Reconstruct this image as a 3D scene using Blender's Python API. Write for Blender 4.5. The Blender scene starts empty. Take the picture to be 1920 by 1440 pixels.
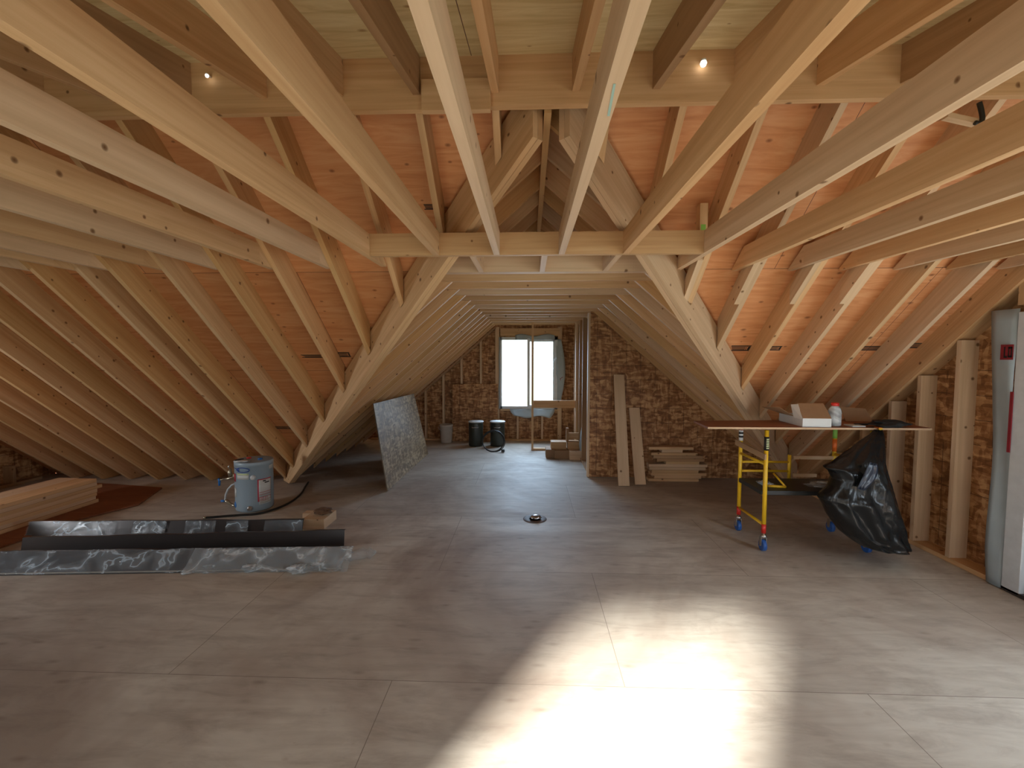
import bpy, bmesh, math, random
from mathutils import Vector, Matrix, noise
random.seed(7)
SC = bpy.context.scene
COL = SC.collection
R = math.radians

# ------------------------------------------------------------------ camera
F = 830.0
CAM_H = 1.70
PITCH = math.atan(48 / F)
YAW = math.atan(32 / F * math.cos(PITCH))
cd = bpy.data.cameras.new('camera')
cd.sensor_fit = 'HORIZONTAL'; cd.sensor_width = 36; cd.lens = F / 1920 * 36
cd.clip_start = .05; cd.clip_end = 200
cam = bpy.data.objects.new('camera', cd); COL.objects.link(cam)
cam.location = (0, 0, CAM_H)
cam.rotation_euler = (math.pi / 2 - PITCH, 0, YAW)
SC.camera = cam
MROT = cam.rotation_euler.to_matrix()
ORG = Vector((0, 0, CAM_H))

# ------------------------------------------------------------------ world, lights, exposure
SC.view_settings.view_transform = 'Standard'
SC.view_settings.look = 'None'
SC.view_settings.gamma = 1
SC.view_settings.use_curve_mapping = False
SC.view_settings.exposure = 0.0
W = bpy.data.worlds.new('sky'); SC.world = W; W.use_nodes = True
nt = W.node_tree; nt.nodes.clear()
wo = nt.nodes.new('ShaderNodeOutputWorld'); bg = nt.nodes.new('ShaderNodeBackground')
tc = nt.nodes.new('ShaderNodeTexCoord'); sp = nt.nodes.new('ShaderNodeSeparateXYZ')
cr = nt.nodes.new('ShaderNodeValToRGB')
cr.color_ramp.elements[0].position = .44; cr.color_ramp.elements[0].color = (.62, .74, .50, 1)
cr.color_ramp.elements[1].position = .53; cr.color_ramp.elements[1].color = (.80, .92, 1, 1)
mp = nt.nodes.new('ShaderNodeMath'); mp.operation = 'MULTIPLY_ADD'; mp.inputs[1].default_value = .5; mp.inputs[2].default_value = .5
nt.links.new(tc.outputs['Generated'], sp.inputs[0]); nt.links.new(sp.outputs['Z'], mp.inputs[0])
nt.links.new(mp.outputs[0], cr.inputs[0]); nt.links.new(cr.outputs[0], bg.inputs[0])
bg.inputs[1].default_value = 2.6
nt.links.new(bg.outputs[0], wo.inputs[0])

def lamp(name, kind, loc, rot, energy, color, **kw):
    d = bpy.data.lights.new(name, kind); d.energy = energy; d.color = color
    for k, v in kw.items(): setattr(d, k, v)
    o = bpy.data.objects.new(name, d); COL.objects.link(o); o.location = loc; o.rotation_euler = rot
    return o

def aim(o, d):
    o.rotation_euler = Vector(d).to_track_quat('-Z', 'Y').to_euler()

# low sun through the glazed opening of the wall behind the camera
sun = lamp('sun', 'SUN', (-4, -8, 4), (0, 0, 0), 27.0, (1, .95, .87), angle=R(5))
aim(sun, (.50, .84, -.425))
# daylight entering through the real openings (back wall, gable windows)
a = lamp('daylight_back_door', 'AREA', (-1.6, -1.36, 1.15), (0, 0, 0), 9, (.88, .95, 1), shape='RECTANGLE', size=1.05, size_y=1.9); aim(a, (.15, 1, .12))
a = lamp('daylight_back_window', 'AREA', (1.7, -1.36, 1.25), (0, 0, 0), 9, (.88, .95, 1), shape='RECTANGLE', size=1.6, size_y=1.3); aim(a, (0, 1, .1))
a = lamp('daylight_side_window', 'AREA', (3.42, 1.6, 1.15), (0, 0, 0), 26, (.72, .86, 1), shape='RECTANGLE', size=.9, size_y=1.2); aim(a, (-1, .35, .1))
a = lamp('daylight_gable_window', 'AREA', (-6.95, 1.85, 1.2), (0, 0, 0), 24, (.90, .95, 1), shape='RECTANGLE', size=.8, size_y=.7, spread=R(110)); aim(a, (1, .72, -.22))
a = lamp('daylight_far_window', 'AREA', (.04, 9.17, 1.42), (0, 0, 0), 42, (.52, .74, 1), shape='RECTANGLE', size=1.05, size_y=1.3, spread=R(120)); aim(a, (0, -1, -.5))

# ------------------------------------------------------------------ roof geometry (metres)
H = 2.352                       # underside of the collar ties
MS, YF = .856, 5.93             # main roof: underside of rafters z = MS*(YF - y)
WS, XC, WA = .88, .115, .78     # wing roof: |x-XC| = WA + (H - z)/WS
DV = .243                       # plumb depth of a main rafter
DVW = .245
YR = 2.36                       # front face of ridge board
YEND = 9.0
XW = 3.50                       # inner face of gable wall studs
XL = -7.0
YB = -1.4
def zmain(y): return MS * (YF - y)
def zwing(a): return H - (a - WA) * WS
def zshed(y): return 3.066 - .21 * (YR - y)
YJ = YF - H / MS                # where main rafters meet tie level
def yvalley(x):                 # plan line of the valley
    return YJ + (abs(x - XC) - WA) * WS / MS
def avalley(y): return WA + (y - YJ) * MS / WS

# ------------------------------------------------------------------ photograph to place
def ray(px, py):
    return (MROT @ Vector(((px - 960) / F, -(py - 720) / F, -1))).normalized()
def onZ(px, py, z=0.):
    d = ray(px, py); t = (z - CAM_H) / d.z; return ORG + d * t
def onY(px, py, y):
    d = ray(px, py); return ORG + d * (y / d.y)
def onX(px, py, x):
    d = ray(px, py); return ORG + d * (x / d.x)
def onMain(px, py, off=0.):
    d = ray(px, py)             # CAM_H + t dz = MS*(YF - t dy) + off
    t = (MS * YF + off - CAM_H) / (d.z + MS * d.y); return ORG + d * t

# ------------------------------------------------------------------ materials
def newmat(name):
    m = bpy.data.materials.new(name); m.use_nodes = True
    n = m.node_tree; b = n.nodes['Principled BSDF']
    return m, n, b
def simple(name, col, rough=.5, metal=0., spec=.5, **kw):
    m, n, b = newmat(name)
    b.inputs['Base Color'].default_value = (*col, 1); b.inputs['Roughness'].default_value = rough
    b.inputs['Metallic'].default_value = metal; b.inputs['Specular IOR Level'].default_value = spec
    # slight surface unevenness
    t = n.nodes.new('ShaderNodeTexCoord'); z = n.nodes.new('ShaderNodeTexNoise'); z.inputs['Scale'].default_value = kw.get('ns', 18)
    bu = n.nodes.new('ShaderNodeBump'); bu.inputs['Strength'].default_value = kw.get('bump', .05)
    n.links.new(t.outputs['Object'], z.inputs['Vector']); n.links.new(z.outputs[0], bu.inputs['Height']); n.links.new(bu.outputs[0], b.inputs['Normal'])
    mx = n.nodes.new('ShaderNodeMix'); mx.data_type = 'RGBA'; v = kw.get('var', .12)
    mx.inputs[6].default_value = (*[c * (1 - v) for c in col], 1); mx.inputs[7].default_value = (*[min(1, c * (1 + v)) for c in col], 1)
    n.links.new(z.outputs[0], mx.inputs[0]); n.links.new(mx.outputs[2], b.inputs['Base Color'])
    return m
def N(n, t, **kw):
    x = n.nodes.new(t)
    for k, v in kw.items(): setattr(x, k, v)
    return x
def math_n(n, op, a, b=None, c=None):
    x = N(n, 'ShaderNodeMath', operation=op)
    for i, v in enumerate((a, b, c)):
        if v is None: continue
        if hasattr(v, 'is_linked') or hasattr(v, 'links'): n.links.new(v, x.inputs[i])
        else: x.inputs[i].default_value = v
    return x.outputs[0]
def mix(n, f, a, b, bt='MIX'):
    x = N(n, 'ShaderNodeMix', data_type='RGBA', blend_type=bt)
    for s, v in ((0, f), (6, a), (7, b)):
        if hasattr(v, 'links'): n.links.new(v, x.inputs[s])
        elif isinstance(v, (tuple, list)): x.inputs[s].default_value = (*v, 1)
        else: x.inputs[s].default_value = v
    return x.outputs[2]
def ramp(n, src, stops):
    x = N(n, 'ShaderNodeValToRGB'); e = x.color_ramp.elements
    while len(e) < len(stops): e.new(.5)
    for k, (p, c) in zip(e, stops): k.position = p; k.color = (*c, 1) if len(c) == 3 else c
    n.links.new(src, x.inputs[0]); return x.outputs[0]
def uvmap(n, sx, sy, objrand=False):
    u = N(n, 'ShaderNodeUVMap'); m = N(n, 'ShaderNodeMapping'); m.inputs['Scale'].default_value = (sx, sy, 1)
    n.links.new(u.outputs[0], m.inputs[0])
    if objrand:
        oi = N(n, 'ShaderNodeObjectInfo'); cx = N(n, 'ShaderNodeCombineXYZ')
        v = math_n(n, 'MULTIPLY', oi.outputs['Random'], 37.0)
        for i in range(3): n.links.new(v, cx.inputs[i])
        n.links.new(cx.outputs[0], m.inputs['Location'])
    return m.outputs[0]
def noi(n, vec, sc, det=3, rough=.55, dist=0):
    x = N(n, 'ShaderNodeTexNoise'); x.inputs['Scale'].default_value = sc; x.inputs['Detail'].default_value = det
    x.inputs['Roughness'].default_value = rough; x.inputs['Distortion'].default_value = dist
    n.links.new(vec, x.inputs['Vector']); return x.outputs['Fac']
def vor(n, vec, sc, out='Distance', feat='F1'):
    x = N(n, 'ShaderNodeTexVoronoi', feature=feat, voronoi_dimensions='2D'); x.inputs['Scale'].default_value = sc
    n.links.new(vec, x.inputs['Vector']); return x.outputs[out]

def wood(name, dark, mid, light, knot=(.16, .07, .025), rough=.62, knots=7.5, kn=.80):
    """sawn softwood: long grain, growth bands, scattered knots; u runs along the board"""
    m, n, b = newmat(name)
    base = uvmap(n, 1, 1, True)
    st = uvmap(n, 1.1, 34, True)
    g = noi(n, st, 1.0, 5, .6, .6)
    st2 = uvmap(n, .5, 9, True)
    g2 = noi(n, st2, 1.3, 3, .5, 1.2)
    k = vor(n, base, knots); k = math_n(n, 'DIVIDE', k, knots); kc = vor(n, base, knots, 'Color')
    sepc = N(n, 'ShaderNodeSeparateColor'); n.links.new(kc, sepc.inputs[0])
    gate = math_n(n, 'GREATER_THAN', sepc.outputs[0], kn)
    rad = math_n(n, 'MULTIPLY_ADD', sepc.outputs[1], .012, .008)
    kk = math_n(n, 'DIVIDE', k, rad)
    kf = ramp(n, kk, [(.0, (1, 1, 1)), (.55, (.75, .75, .75)), (1, (0, 0, 0))])
    kf = math_n(n, 'MULTIPLY', kf, gate)
    c = ramp(n, g, [(.28, dark), (.5, mid), (.72, light)])
    c = mix(n, .35, c, ramp(n, g2, [(.3, dark), (.65, light)]))
    oi = N(n, 'ShaderNodeObjectInfo')
    tone = ramp(n, oi.outputs['Random'], [(0, (.84, .80, .74)), (.5, (1, 1, 1)), (1, (1.0, .93, .84))])
    c = mix(n, 1.0, c, tone, 'MULTIPLY')
    c = mix(n, kf, c, knot)
    n.links.new(c, b.inputs['Base Color']); b.inputs['Roughness'].default_value = rough
    b.inputs['Specular IOR Level'].default_value = .3
    bu = N(n, 'ShaderNodeBump'); bu.inputs['Strength'].default_value = .04; bu.inputs['Distance'].default_value = .01
    n.links.new(g, bu.inputs['Height']); n.links.new(bu.outputs[0], b.inputs['Normal'])
    return m

def plywood(name, dark, mid, light, knot=(.20, .06, .02), sheet=(2.44, 1.22), seam=(.12, .05, .03), gs=(1.3, 11), rough=.6, stain=None, bias=0., off=(0, 0)):
    m, n, b = newmat(name)
    base = uvmap(n, 1, 1)
    g = noi(n, uvmap(n, *gs), 1.2, 5, .62, 1.5)
    big = noi(n, base, .9, 3, .5)
    k = vor(n, uvmap(n, 1, 1.7), 4.2); kc = vor(n, uvmap(n, 1, 1.7), 4.2, 'Color')
    s = N(n, 'ShaderNodeSeparateColor'); n.links.new(kc, s.inputs[0])
    gate = math_n(n, 'GREATER_THAN', s.outputs[0], .60)
    rad = math_n(n, 'MULTIPLY_ADD', s.outputs[1], .09, .04)
    kf = ramp(n, math_n(n, 'DIVIDE', k, rad), [(0, (.9, .9, .9)), (.5, (.55, .55, .55)), (1, (0, 0, 0))])
    kf = math_n(n, 'MULTIPLY', kf, math_n(n, 'MULTIPLY', gate, .35 if stain else 1.0))
    c = ramp(n, g, [(.3, dark), (.5, mid), (.7, light)])
    c = mix(n, math_n(n, 'MULTIPLY', big, .5), c, mid)
    br = N(n, 'ShaderNodeTexBrick'); br.offset = .5; br.inputs['Scale'].default_value = 1
    br.inputs['Brick Width'].default_value = sheet[0]; br.inputs['Row Height'].default_value = sheet[1]
    br.inputs['Mortar Size'].default_value = .0022; br.inputs['Mortar Smooth'].default_value = .2
    br.inputs['Color1'].default_value = (1, 1, 1, 1); br.inputs['Color2'].default_value = (.80, .78, .76, 1)
    mpg = N(n, 'ShaderNodeMapping'); mpg.inputs['Location'].default_value = (off[0], off[1], 0)
    n.links.new(base, mpg.inputs[0]); n.links.new(mpg.outputs[0], br.inputs['Vector'])
    br.inputs['Mortar'].default_value = (1, 1, 1, 1)
    c = mix(n, .8, c, br.outputs['Color'], 'MULTIPLY')
    c = mix(n, kf, c, knot)
    if stain:
        s1 = noi(n, base, .55, 5, .62, .8)
        s2 = noi(n, uvmap(n, 1.6, 5), 1.4, 6, .7, .5)
        c = mix(n, ramp(n, s1, [(.42, (0, 0, 0)), (.60, (.85, .85, .85))]), c, stain)
        c = mix(n, ramp(n, s2, [(.48, (0, 0, 0)), (.75, (.5, .5, .5))]), c, tuple(x * .62 for x in stain))
        sc1 = vor(n, uvmap(n, 2.3, 6), 1.0)
        c = mix(n, math_n(n, 'MULTIPLY', ramp(n, sc1, [(.0, (.5, .5, .5)), (.12, (0, 0, 0))]), ramp(n, s1, [(.45, (0, 0, 0)), (.55, (1, 1, 1))])), c, (.20, .15, .11))
    c = mix(n, br.outputs['Fac'], c, seam)
    n.links.new(c, b.inputs['Base Color']); b.inputs['Specular IOR Level'].default_value = .35
    if stain:
        n.links.new(ramp(n, s1 if stain else g, [(.3, (.50,) * 3), (.7, (.66,) * 3)]), b.inputs['Roughness'])
    else: b.inputs['Roughness'].default_value = rough
    bu = N(n, 'ShaderNodeBump'); bu.inputs['Strength'].default_value = .1; bu.inputs['Distance'].default_value = .01
    n.links.new(g, bu.inputs['Height']); n.links.new(bu.outputs[0], b.inputs['Normal'])
    return m

def osb(name, dark, mid, light, grid=True, gd=(.05, .02, .01), rough=.55):
    m, n, b = newmat(name)
    base = uvmap(n, 1, 1)
    wn = N(n, 'ShaderNodeTexNoise'); wn.inputs['Scale'].default_value = 5
    n.links.new(base, wn.inputs['Vector'])
    dv = N(n, 'ShaderNodeVectorMath', operation='MULTIPLY_ADD'); dv.inputs[1].default_value = (.05, .05, 0)
    n.links.new(wn.outputs['Color'], dv.inputs[0]); n.links.new(base, dv.inputs[2])
    def layer(rot, sx, sy):
        mm = N(n, 'ShaderNodeMapping'); mm.inputs['Rotation'].default_value = (0, 0, rot); mm.inputs['Scale'].default_value = (sx, sy, 1)
        n.links.new(dv.outputs[0], mm.inputs[0])
        c = vor(n, mm.outputs[0], 1, 'Color'); s = N(n, 'ShaderNodeSeparateColor'); n.links.new(c, s.inputs[0]); return s
    a1 = layer(.4, 10, 34); a2 = layer(-.7, 34, 12); a3 = layer(1.3, 13, 40)
    sel = noi(n, base, 9, 2)
    v = math_n(n, 'ADD', math_n(n, 'MULTIPLY', a1.outputs[0], .4), math_n(n, 'MULTIPLY', a2.outputs[1], .35))
    v = math_n(n, 'ADD', v, math_n(n, 'MULTIPLY', a3.outputs[2], .25))
    v = math_n(n, 'ADD', v, math_n(n, 'MULTIPLY', math_n(n, 'SUBTRACT', sel, .5), .5))
    c = ramp(n, v, [(.22, dark), (.48, mid), (.80, light)])
    if grid:
        su = N(n, 'ShaderNodeSeparateXYZ'); n.links.new(base, su.inputs[0])
        wob = math_n(n, 'MULTIPLY', math_n(n, 'SUBTRACT', noi(n, base, 1.7, 1), .5), .02)
        fac = None
        for ax in (0, 1):
            t = math_n(n, 'ADD', su.outputs[ax], wob)
            t = math_n(n, 'PINGPONG', t, .2032 / 1.0 / 2 * 1.0)
            l = math_n(n, 'LESS_THAN', t, .0026)
            fac = l if fac is None else math_n(n, 'MAXIMUM', fac, l)
        brk = math_n(n, 'GREATER_THAN', noi(n, base, 3.1, 2), .44)
        fac = math_n(n, 'MULTIPLY', math_n(n, 'MULTIPLY', fac, brk), .8)
        c = mix(n, fac, c, gd)
    n.links.new(c, b.inputs['Base Color']); b.inputs['Roughness'].default_value = rough; b.inputs['Specular IOR Level'].default_value = .35
    bu = N(n, 'ShaderNodeBump'); bu.inputs['Strength'].default_value = .25; bu.inputs['Distance'].default_value = .004
    n.links.new(v, bu.inputs['Height']); n.links.new(bu.outputs[0], b.inputs['Normal'])
    return m

def film(name, col=(.8, .85, .88), alpha=.35, rough=.12):
    m, n, b = newmat(name)
    b.inputs['Base Color'].default_value = (*col, 1); b.inputs['Roughness'].default_value = rough
    b.inputs['Specular IOR Level'].default_value = .9
    t = N(n, 'ShaderNodeTexCoord'); nz = noi(n, t.outputs['Object'], 16, 4, .6)
    mq = N(n, 'ShaderNodeMapping'); mq.inputs['Scale'].default_value = (1, 1, 1.6); mq.inputs['Rotation'].default_value = (0, .5, 0); n.links.new(t.outputs['Object'], mq.inputs[0])
    rz1 = math_n(n, 'ABSOLUTE', math_n(n, 'SUBTRACT', noi(n, mq.outputs[0], 3.6, 3, .5, .5), .5))
    n.links.new(ramp(n, rz1, [(.0, (min(1, alpha * 6),) * 3), (.018, (alpha * 1.6,) * 3), (.09, (alpha * .7,) * 3)]), b.inputs['Alpha'])  # thin opaque wisps painted in as highlights of the creased film
    bu = N(n, 'ShaderNodeBump'); bu.inputs['Strength'].default_value = .7; bu.inputs['Distance'].default_value = .02
    n.links.new(nz, bu.inputs['Height']); n.links.new(bu.outputs[0], b.inputs['Normal'])
    return m

LUM = wood('lumber_spruce', (.53, .31, .15), (.65, .41, .215), (.74, .50, .29))
LUMP = wood('lumber_pale', (.57, .385, .235), (.68, .48, .31), (.75, .55, .37))
LUMY = wood('lumber_yellow', (.50, .285, .115), (.61, .37, .165), (.68, .44, .22))
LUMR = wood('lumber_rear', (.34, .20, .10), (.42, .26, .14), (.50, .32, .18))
SHEATH = plywood('roof_plywood', (.54, .20, .072), (.68, .30, .125), (.77, .40, .195), sheet=(2.44, 1.22), off=(.6, .35))
SHEDPLY = plywood('pale_roof_plywood', (.50, .36, .16), (.66, .52, .28), (.78, .66, .40), knot=(.28, .14, .05), off=(.3, .05))
FLOORM = plywood('floor_plywood', (.53, .49, .42), (.65, .61, .535), (.73, .70, .62), knot=(.42, .34, .26), seam=(.26, .22, .18),
                 stain=(.37, .30, .245), gs=(1.1, 7), off=(.72, .22))
OSBW = osb('osb_wall', (.20, .082, .028), (.34, .150, .055), (.60, .34, .155))
OSBG = osb('osb_weathered', (.15, .092, .042), (.235, .155, .078), (.43, .30, .165), gd=(.09, .06, .04))
PLYB = plywood('brown_plywood', (.20, .07, .03), (.27, .10, .045), (.34, .14, .07))
WHITEV = simple('white_vinyl', (.62, .66, .70), .35)
WRAP = film('house_wrap', (.55, .62, .68), .92, .3)
WRAPS = simple('grey_house_wrap', (.36, .42, .45), .45, bump=.35, ns=7)
GLASSM, gn, gb = newmat('window_glass')
gb.inputs['Base Color'].default_value = (1, 1, 1, 1); gb.inputs['Roughness'].default_value = .02; gb.inputs['Alpha'].default_value = .08
BLACKP = simple('black_plastic', (.012, .013, .012), .4)
YEL = simple('yellow_paint', (.78, .47, .02), .35)
BLUEW = simple('blue_wheel', (.03, .12, .42), .4)
STEEL = simple('bright_steel', (.62, .64, .66), .28, 1.)
BRASS = simple('aged_brass', (.45, .40, .30), .35, .9)
TANK = simple('grey_enamel', (.30, .37, .42), .38, var=.04)
REDP = simple('red_plastic', (.62, .03, .02), .4)
ORG_ = simple('orange_tape', (.8, .16, .02), .5)
GREENT = simple('green_tape', (.25, .5, .08), .5)
WHT = simple('white_card', (.70, .71, .70), .6, var=.04)
CARD = simple('brown_cardboard', (.34, .20, .105), .75)
DARKB = simple('dark_bronze_metal', (.05, .042, .040), .30, .35, var=.05)
EDGEC = simple('pale_edge', (.45, .40, .33), .5)
FILM = film('clear_film', (.56, .64, .70), .12)
FILMH = film('clear_film_bunched', (.60, .64, .66), .26, .12)
BAGM, bn_, bb_ = newmat('black_bag_film')
bb_.inputs['Base Color'].default_value = (.008, .009, .010, 1); bb_.inputs['Roughness'].default_value = .27; bb_.inputs['Specular IOR Level'].default_value = .42
_t = N(bn_, 'ShaderNodeTexCoord'); _m = N(bn_, 'ShaderNodeMapping'); _m.inputs['Scale'].default_value = (9, 9, 2.5)
bn_.links.new(_t.outputs['Object'], _m.inputs[0]); _z = noi(bn_, _m.outputs[0], 1.6, 4, .55, .5)
_b = N(bn_, 'ShaderNodeBump'); _b.inputs['Strength'].default_value = .35; _b.inputs['Distance'].default_value = .03
bn_.links.new(_z, _b.inputs['Height']); bn_.links.new(_b.outputs[0], bb_.inputs['Normal'])
INK = simple('black_ink', (.012, .010, .010), .6)
LABW = simple('label_paper', (.55, .55, .52), .5, var=.05)
LABR = simple('label_red', (.42, .03, .05), .5)
LABY = simple('label_yellow', (.55, .60, .30), .5)
LABB = simple('label_blue', (.02, .05, .22), .5)
BLUEH = simple('blue_handle', (.02, .16, .48), .4)
SAW = simple('bark_and_sawdust', (.13, .065, .03), .9, bump=.6, var=.5)
HOSEW = simple('white_hose', (.55, .57, .57), .45)
BUCK = simple('bucket_plastic', (.50, .44, .38), .5)
CANM = simple('black_metal_case', (.030, .034, .026), .35)
REDS = simple('red_print', (.24, .015, .025), .5)

# ------------------------------------------------------------------ mesh helpers
def link(name, me, mat, parent=None):
    o = bpy.data.objects.new(name, me); COL.objects.link(o)
    if mat is not None and len(me.materials) == 0: me.materials.append(mat)
    if parent is not None: o.parent = parent
    return o
def tag(o, label=None, cat=None, group=None, kind=None):
    if label: o['label'] = label
    if cat: o['category'] = cat
    if group: o['group'] = group
    if kind: o['kind'] = kind
    return o
def empty(name, loc=(0, 0, 0), rz=0):
    o = bpy.data.objects.new(name, None); COL.objects.link(o); o.location = loc; o.rotation_euler = (0, 0, rz); o.empty_display_size = .1
    return o
class MB:
    """collects geometry with UVs in metres (u along the grain) for one mesh"""
    def __init__(s): s.bm = bmesh.new(); s.uv = s.bm.loops.layers.uv.new('UVMap'); s.off = (0, 0)
    def face(s, cos, uvs=None, smooth=False):
        vs = [s.bm.verts.new(c) for c in cos]
        try: f = s.bm.faces.new(vs)
        except ValueError: return None
        f.smooth = smooth
        if uvs:
            for l, q in zip(f.loops, uvs): l[s.uv].uv = (q[0] + s.off[0], q[1] + s.off[1])
        return f
    def hexa(s, A, B):
        """A, B: end quads (4 corners each, same order); grain runs from A to B"""
        A = [Vector(p) for p in A]; B = [Vector(p) for p in B]
        av = [s.bm.verts.new(p) for p in A]; bv = [s.bm.verts.new(p) for p in B]
        ax = (sum(B, Vector()) - sum(A, Vector())).normalized()
        v = 0
        for i in range(4):
            j = (i + 1) % 4; w = (A[j] - A[i]).length
            f = s.bm.faces.new((av[i], av[j], bv[j], bv[i]))
            for l, q in zip(f.loops, ((A[i].dot(ax), v), (A[j].dot(ax), v + w), (B[j].dot(ax), v + w), (B[i].dot(ax), v))):
                l[s.uv].uv = (q[0] + s.off[0], q[1] + s.off[1])
            v += w + .003
        for q, P in ((av[::-1], A[::-1]), (bv, B)):
            f = s.bm.faces.new(q)
            for l, p in zip(f.loops, P):
                d = p - P[0]; l[s.uv].uv = (d.length * .12 + s.off[0], d.z * .12 + s.off[1])
    def box(s, lo, hi, along=0):
        (x0, y0, z0), (x1, y1, z1) = lo, hi
        if along == 0: s.hexa([(x0, y0, z0), (x0, y1, z0), (x0, y1, z1), (x0, y0, z1)], [(x1, y0, z0), (x1, y1, z0), (x1, y1, z1), (x1, y0, z1)])
        elif along == 1: s.hexa([(x0, y0, z0), (x0, y0, z1), (x1, y0, z1), (x1, y0, z0)], [(x0, y1, z0), (x0, y1, z1), (x1, y1, z1), (x1, y1, z0)])
        else: s.hexa([(x0, y0, z0), (x1, y0, z0), (x1, y1, z0), (x0, y1, z0)], [(x0, y0, z1), (x1, y0, z1), (x1, y1, z1), (x0, y1, z1)])
        return s
    def beam(s, P, Q, w, h, up=(0, 0, 1)):
        """rectangular bar from P to Q (centre line)"""
        P = Vector(P); Q = Vector(Q); d = (Q - P).normalized(); sd = d.cross(Vector(up)).normalized(); u = sd.cross(d).normalized()
        q = [(-1, -1), (1, -1), (1, 1), (-1, 1)]
        s.hexa([P + sd * a * w / 2 + u * b * h / 2 for a, b in q], [Q + sd * a * w / 2 + u * b * h / 2 for a, b in q]); return s
    def tube(s, pts, r, seg=12, caps=True):
        pts = [Vector(p) for p in pts]; rings = []; n = len(pts); prev = None
        for i, p in enumerate(pts):
            d = (pts[min(i + 1, n - 1)] - pts[max(i - 1, 0)]).normalized()
            if prev is None:
                a = Vector((0, 0, 1)) if abs(d.z) < .9 else Vector((1, 0, 0)); x = d.cross(a).normalized()
            else: x = (prev - d * prev.dot(d)).normalized()
            prev = x; y = d.cross(x); rr = r[i] if isinstance(r, (list, tuple)) else r
            rings.append([s.bm.verts.new(p + (x * math.cos(2 * math.pi * k / seg) + y * math.sin(2 * math.pi * k / seg)) * rr) for k in range(seg)])
        for a, b in zip(rings, rings[1:]):
            for k in range(seg):
                f = s.bm.faces.new((a[k], a[(k + 1) % seg], b[(k + 1) % seg], b[k])); f.smooth = True
        if caps: s.bm.faces.new(rings[0][::-1]); s.bm.faces.new(rings[-1])
        return s
    def lathe(s, prof, c=(0, 0, 0), seg=32, close=True):
        c = Vector(c); rings = []
        for r, z in prof:
            rings.append([s.bm.verts.new(c + Vector((r * math.cos(2 * math.pi * k / seg), r * math.sin(2 * math.pi * k / seg), z))) for k in range(seg)])
        for a, b in zip(rings, rings[1:]):
            for k in range(seg):
                f = s.bm.faces.new((a[k], a[(k + 1) % seg], b[(k + 1) % seg], b[k])); f.smooth = True
        if close: s.bm.faces.new(rings[0][::-1]); s.bm.faces.new(rings[-1])
        return s
    def prism(s, poly, d, uv=None):
        """polygon (list of points) pushed along vector d; uv(p) gives texture position"""
        d = Vector(d); A = [Vector(p) for p in poly]; B = [p + d for p in A]
        uvf = uv or (lambda p: (p.x, p.y))
        s.face(A[::-1], [uvf(p) for p in A[::-1]]); s.face(B, [uvf(p) for p in B])
        n = len(A)
        for i in range(n):
            j = (i + 1) % n; s.face((A[i], A[j], B[j], B[i]), [uvf(A[i]), uvf(A[j]), uvf(A[j]), uvf(A[i])])
        return s
    def bevel(s, w, seg=2):
        bmesh.ops.remove_doubles(s.bm, verts=s.bm.verts, dist=1e-6)
        bmesh.ops.bevel(s.bm, geom=[e for e in s.bm.edges], offset=w, segments=seg, affect='EDGES', clamp_overlap=True, profile=.5)
        return s
    def build(s, name, mat, parent=None, loc=None):
        bmesh.ops.recalc_face_normals(s.bm, faces=s.bm.faces)
        me = bpy.data.meshes.new(name); s.bm.to_mesh(me); s.bm.free()
        o = link(name, me, mat, parent)
        return o
def recentre(o, base=None):
    """put the origin of a world-built mesh at the middle of its base"""
    me = o.data; vs = [v.co for v in me.vertices]
    lo = Vector([min(v[i] for v in vs) for i in range(3)]); hi = Vector([max(v[i] for v in vs) for i in range(3)])
    c = Vector(((lo.x + hi.x) / 2, (lo.y + hi.y) / 2, lo.z)) if base is None else Vector(base)
    me.transform(Matrix.Translation(-c)); o.location = c
    return o
def board(name, label, cat, P, Q, w, h, mat, up=(0, 0, 1), group=None, kind=None):
    m = MB(); m.off = (random.uniform(0, 30), random.uniform(0, 30)); m.beam(P, Q, w, h, up)
    o = recentre(m.build(name, mat)); return tag(o, label, cat, group, kind)
def bx(name, label, cat, lo, hi, mat, along=0, group=None, kind=None, parent=None):
    m = MB(); m.off = (random.uniform(0, 30), random.uniform(0, 30)); m.box(lo, hi, along)
    o = m.build(name, mat, parent)
    if parent is None: recentre(o); tag(o, label, cat, group, kind)
    return o
ORD = ['first', 'second', 'third', 'fourth', 'fifth', 'sixth', 'seventh', 'eighth', 'ninth', 'tenth', 'eleventh', 'twelfth', 'thirteenth', 'fourteenth', 'fifteenth', 'sixteenth', 'seventeenth', 'eighteenth', 'nineteenth', 'twentieth']

# ================================================================== SETTING
def struct(o): o['kind'] = 'structure'; return o
# floor
m = MB(); m.face([(XL - .3, YB, 0), (XW + .3, YB, 0), (XW + .3, 6.6, 0), (XL - .3, 6.6, 0)], [(XL - .3, YB), (XW + .3, YB), (XW + .3, 6.6), (XL - .3, 6.6)])
m.face([(-4.4, 6.6, 0), (XW + .3, 6.6, 0), (XW + .3, 9.3, 0), (-4.4, 9.3, 0)], [(-4.4, 6.6), (XW + .3, 6.6), (XW + .3, 9.3), (-4.4, 9.3)])
m.prism([(XL - .3, YB, -.02), (XW + .3, YB, -.02), (XW + .3, 9.3, -.02), (XL - .3, 9.3, -.02)], (0, 0, -.2))
struct(m.build('floor', FLOORM))

TH = .013
def slopeuv(p): return (p.x, p.y * 1.316)
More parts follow.
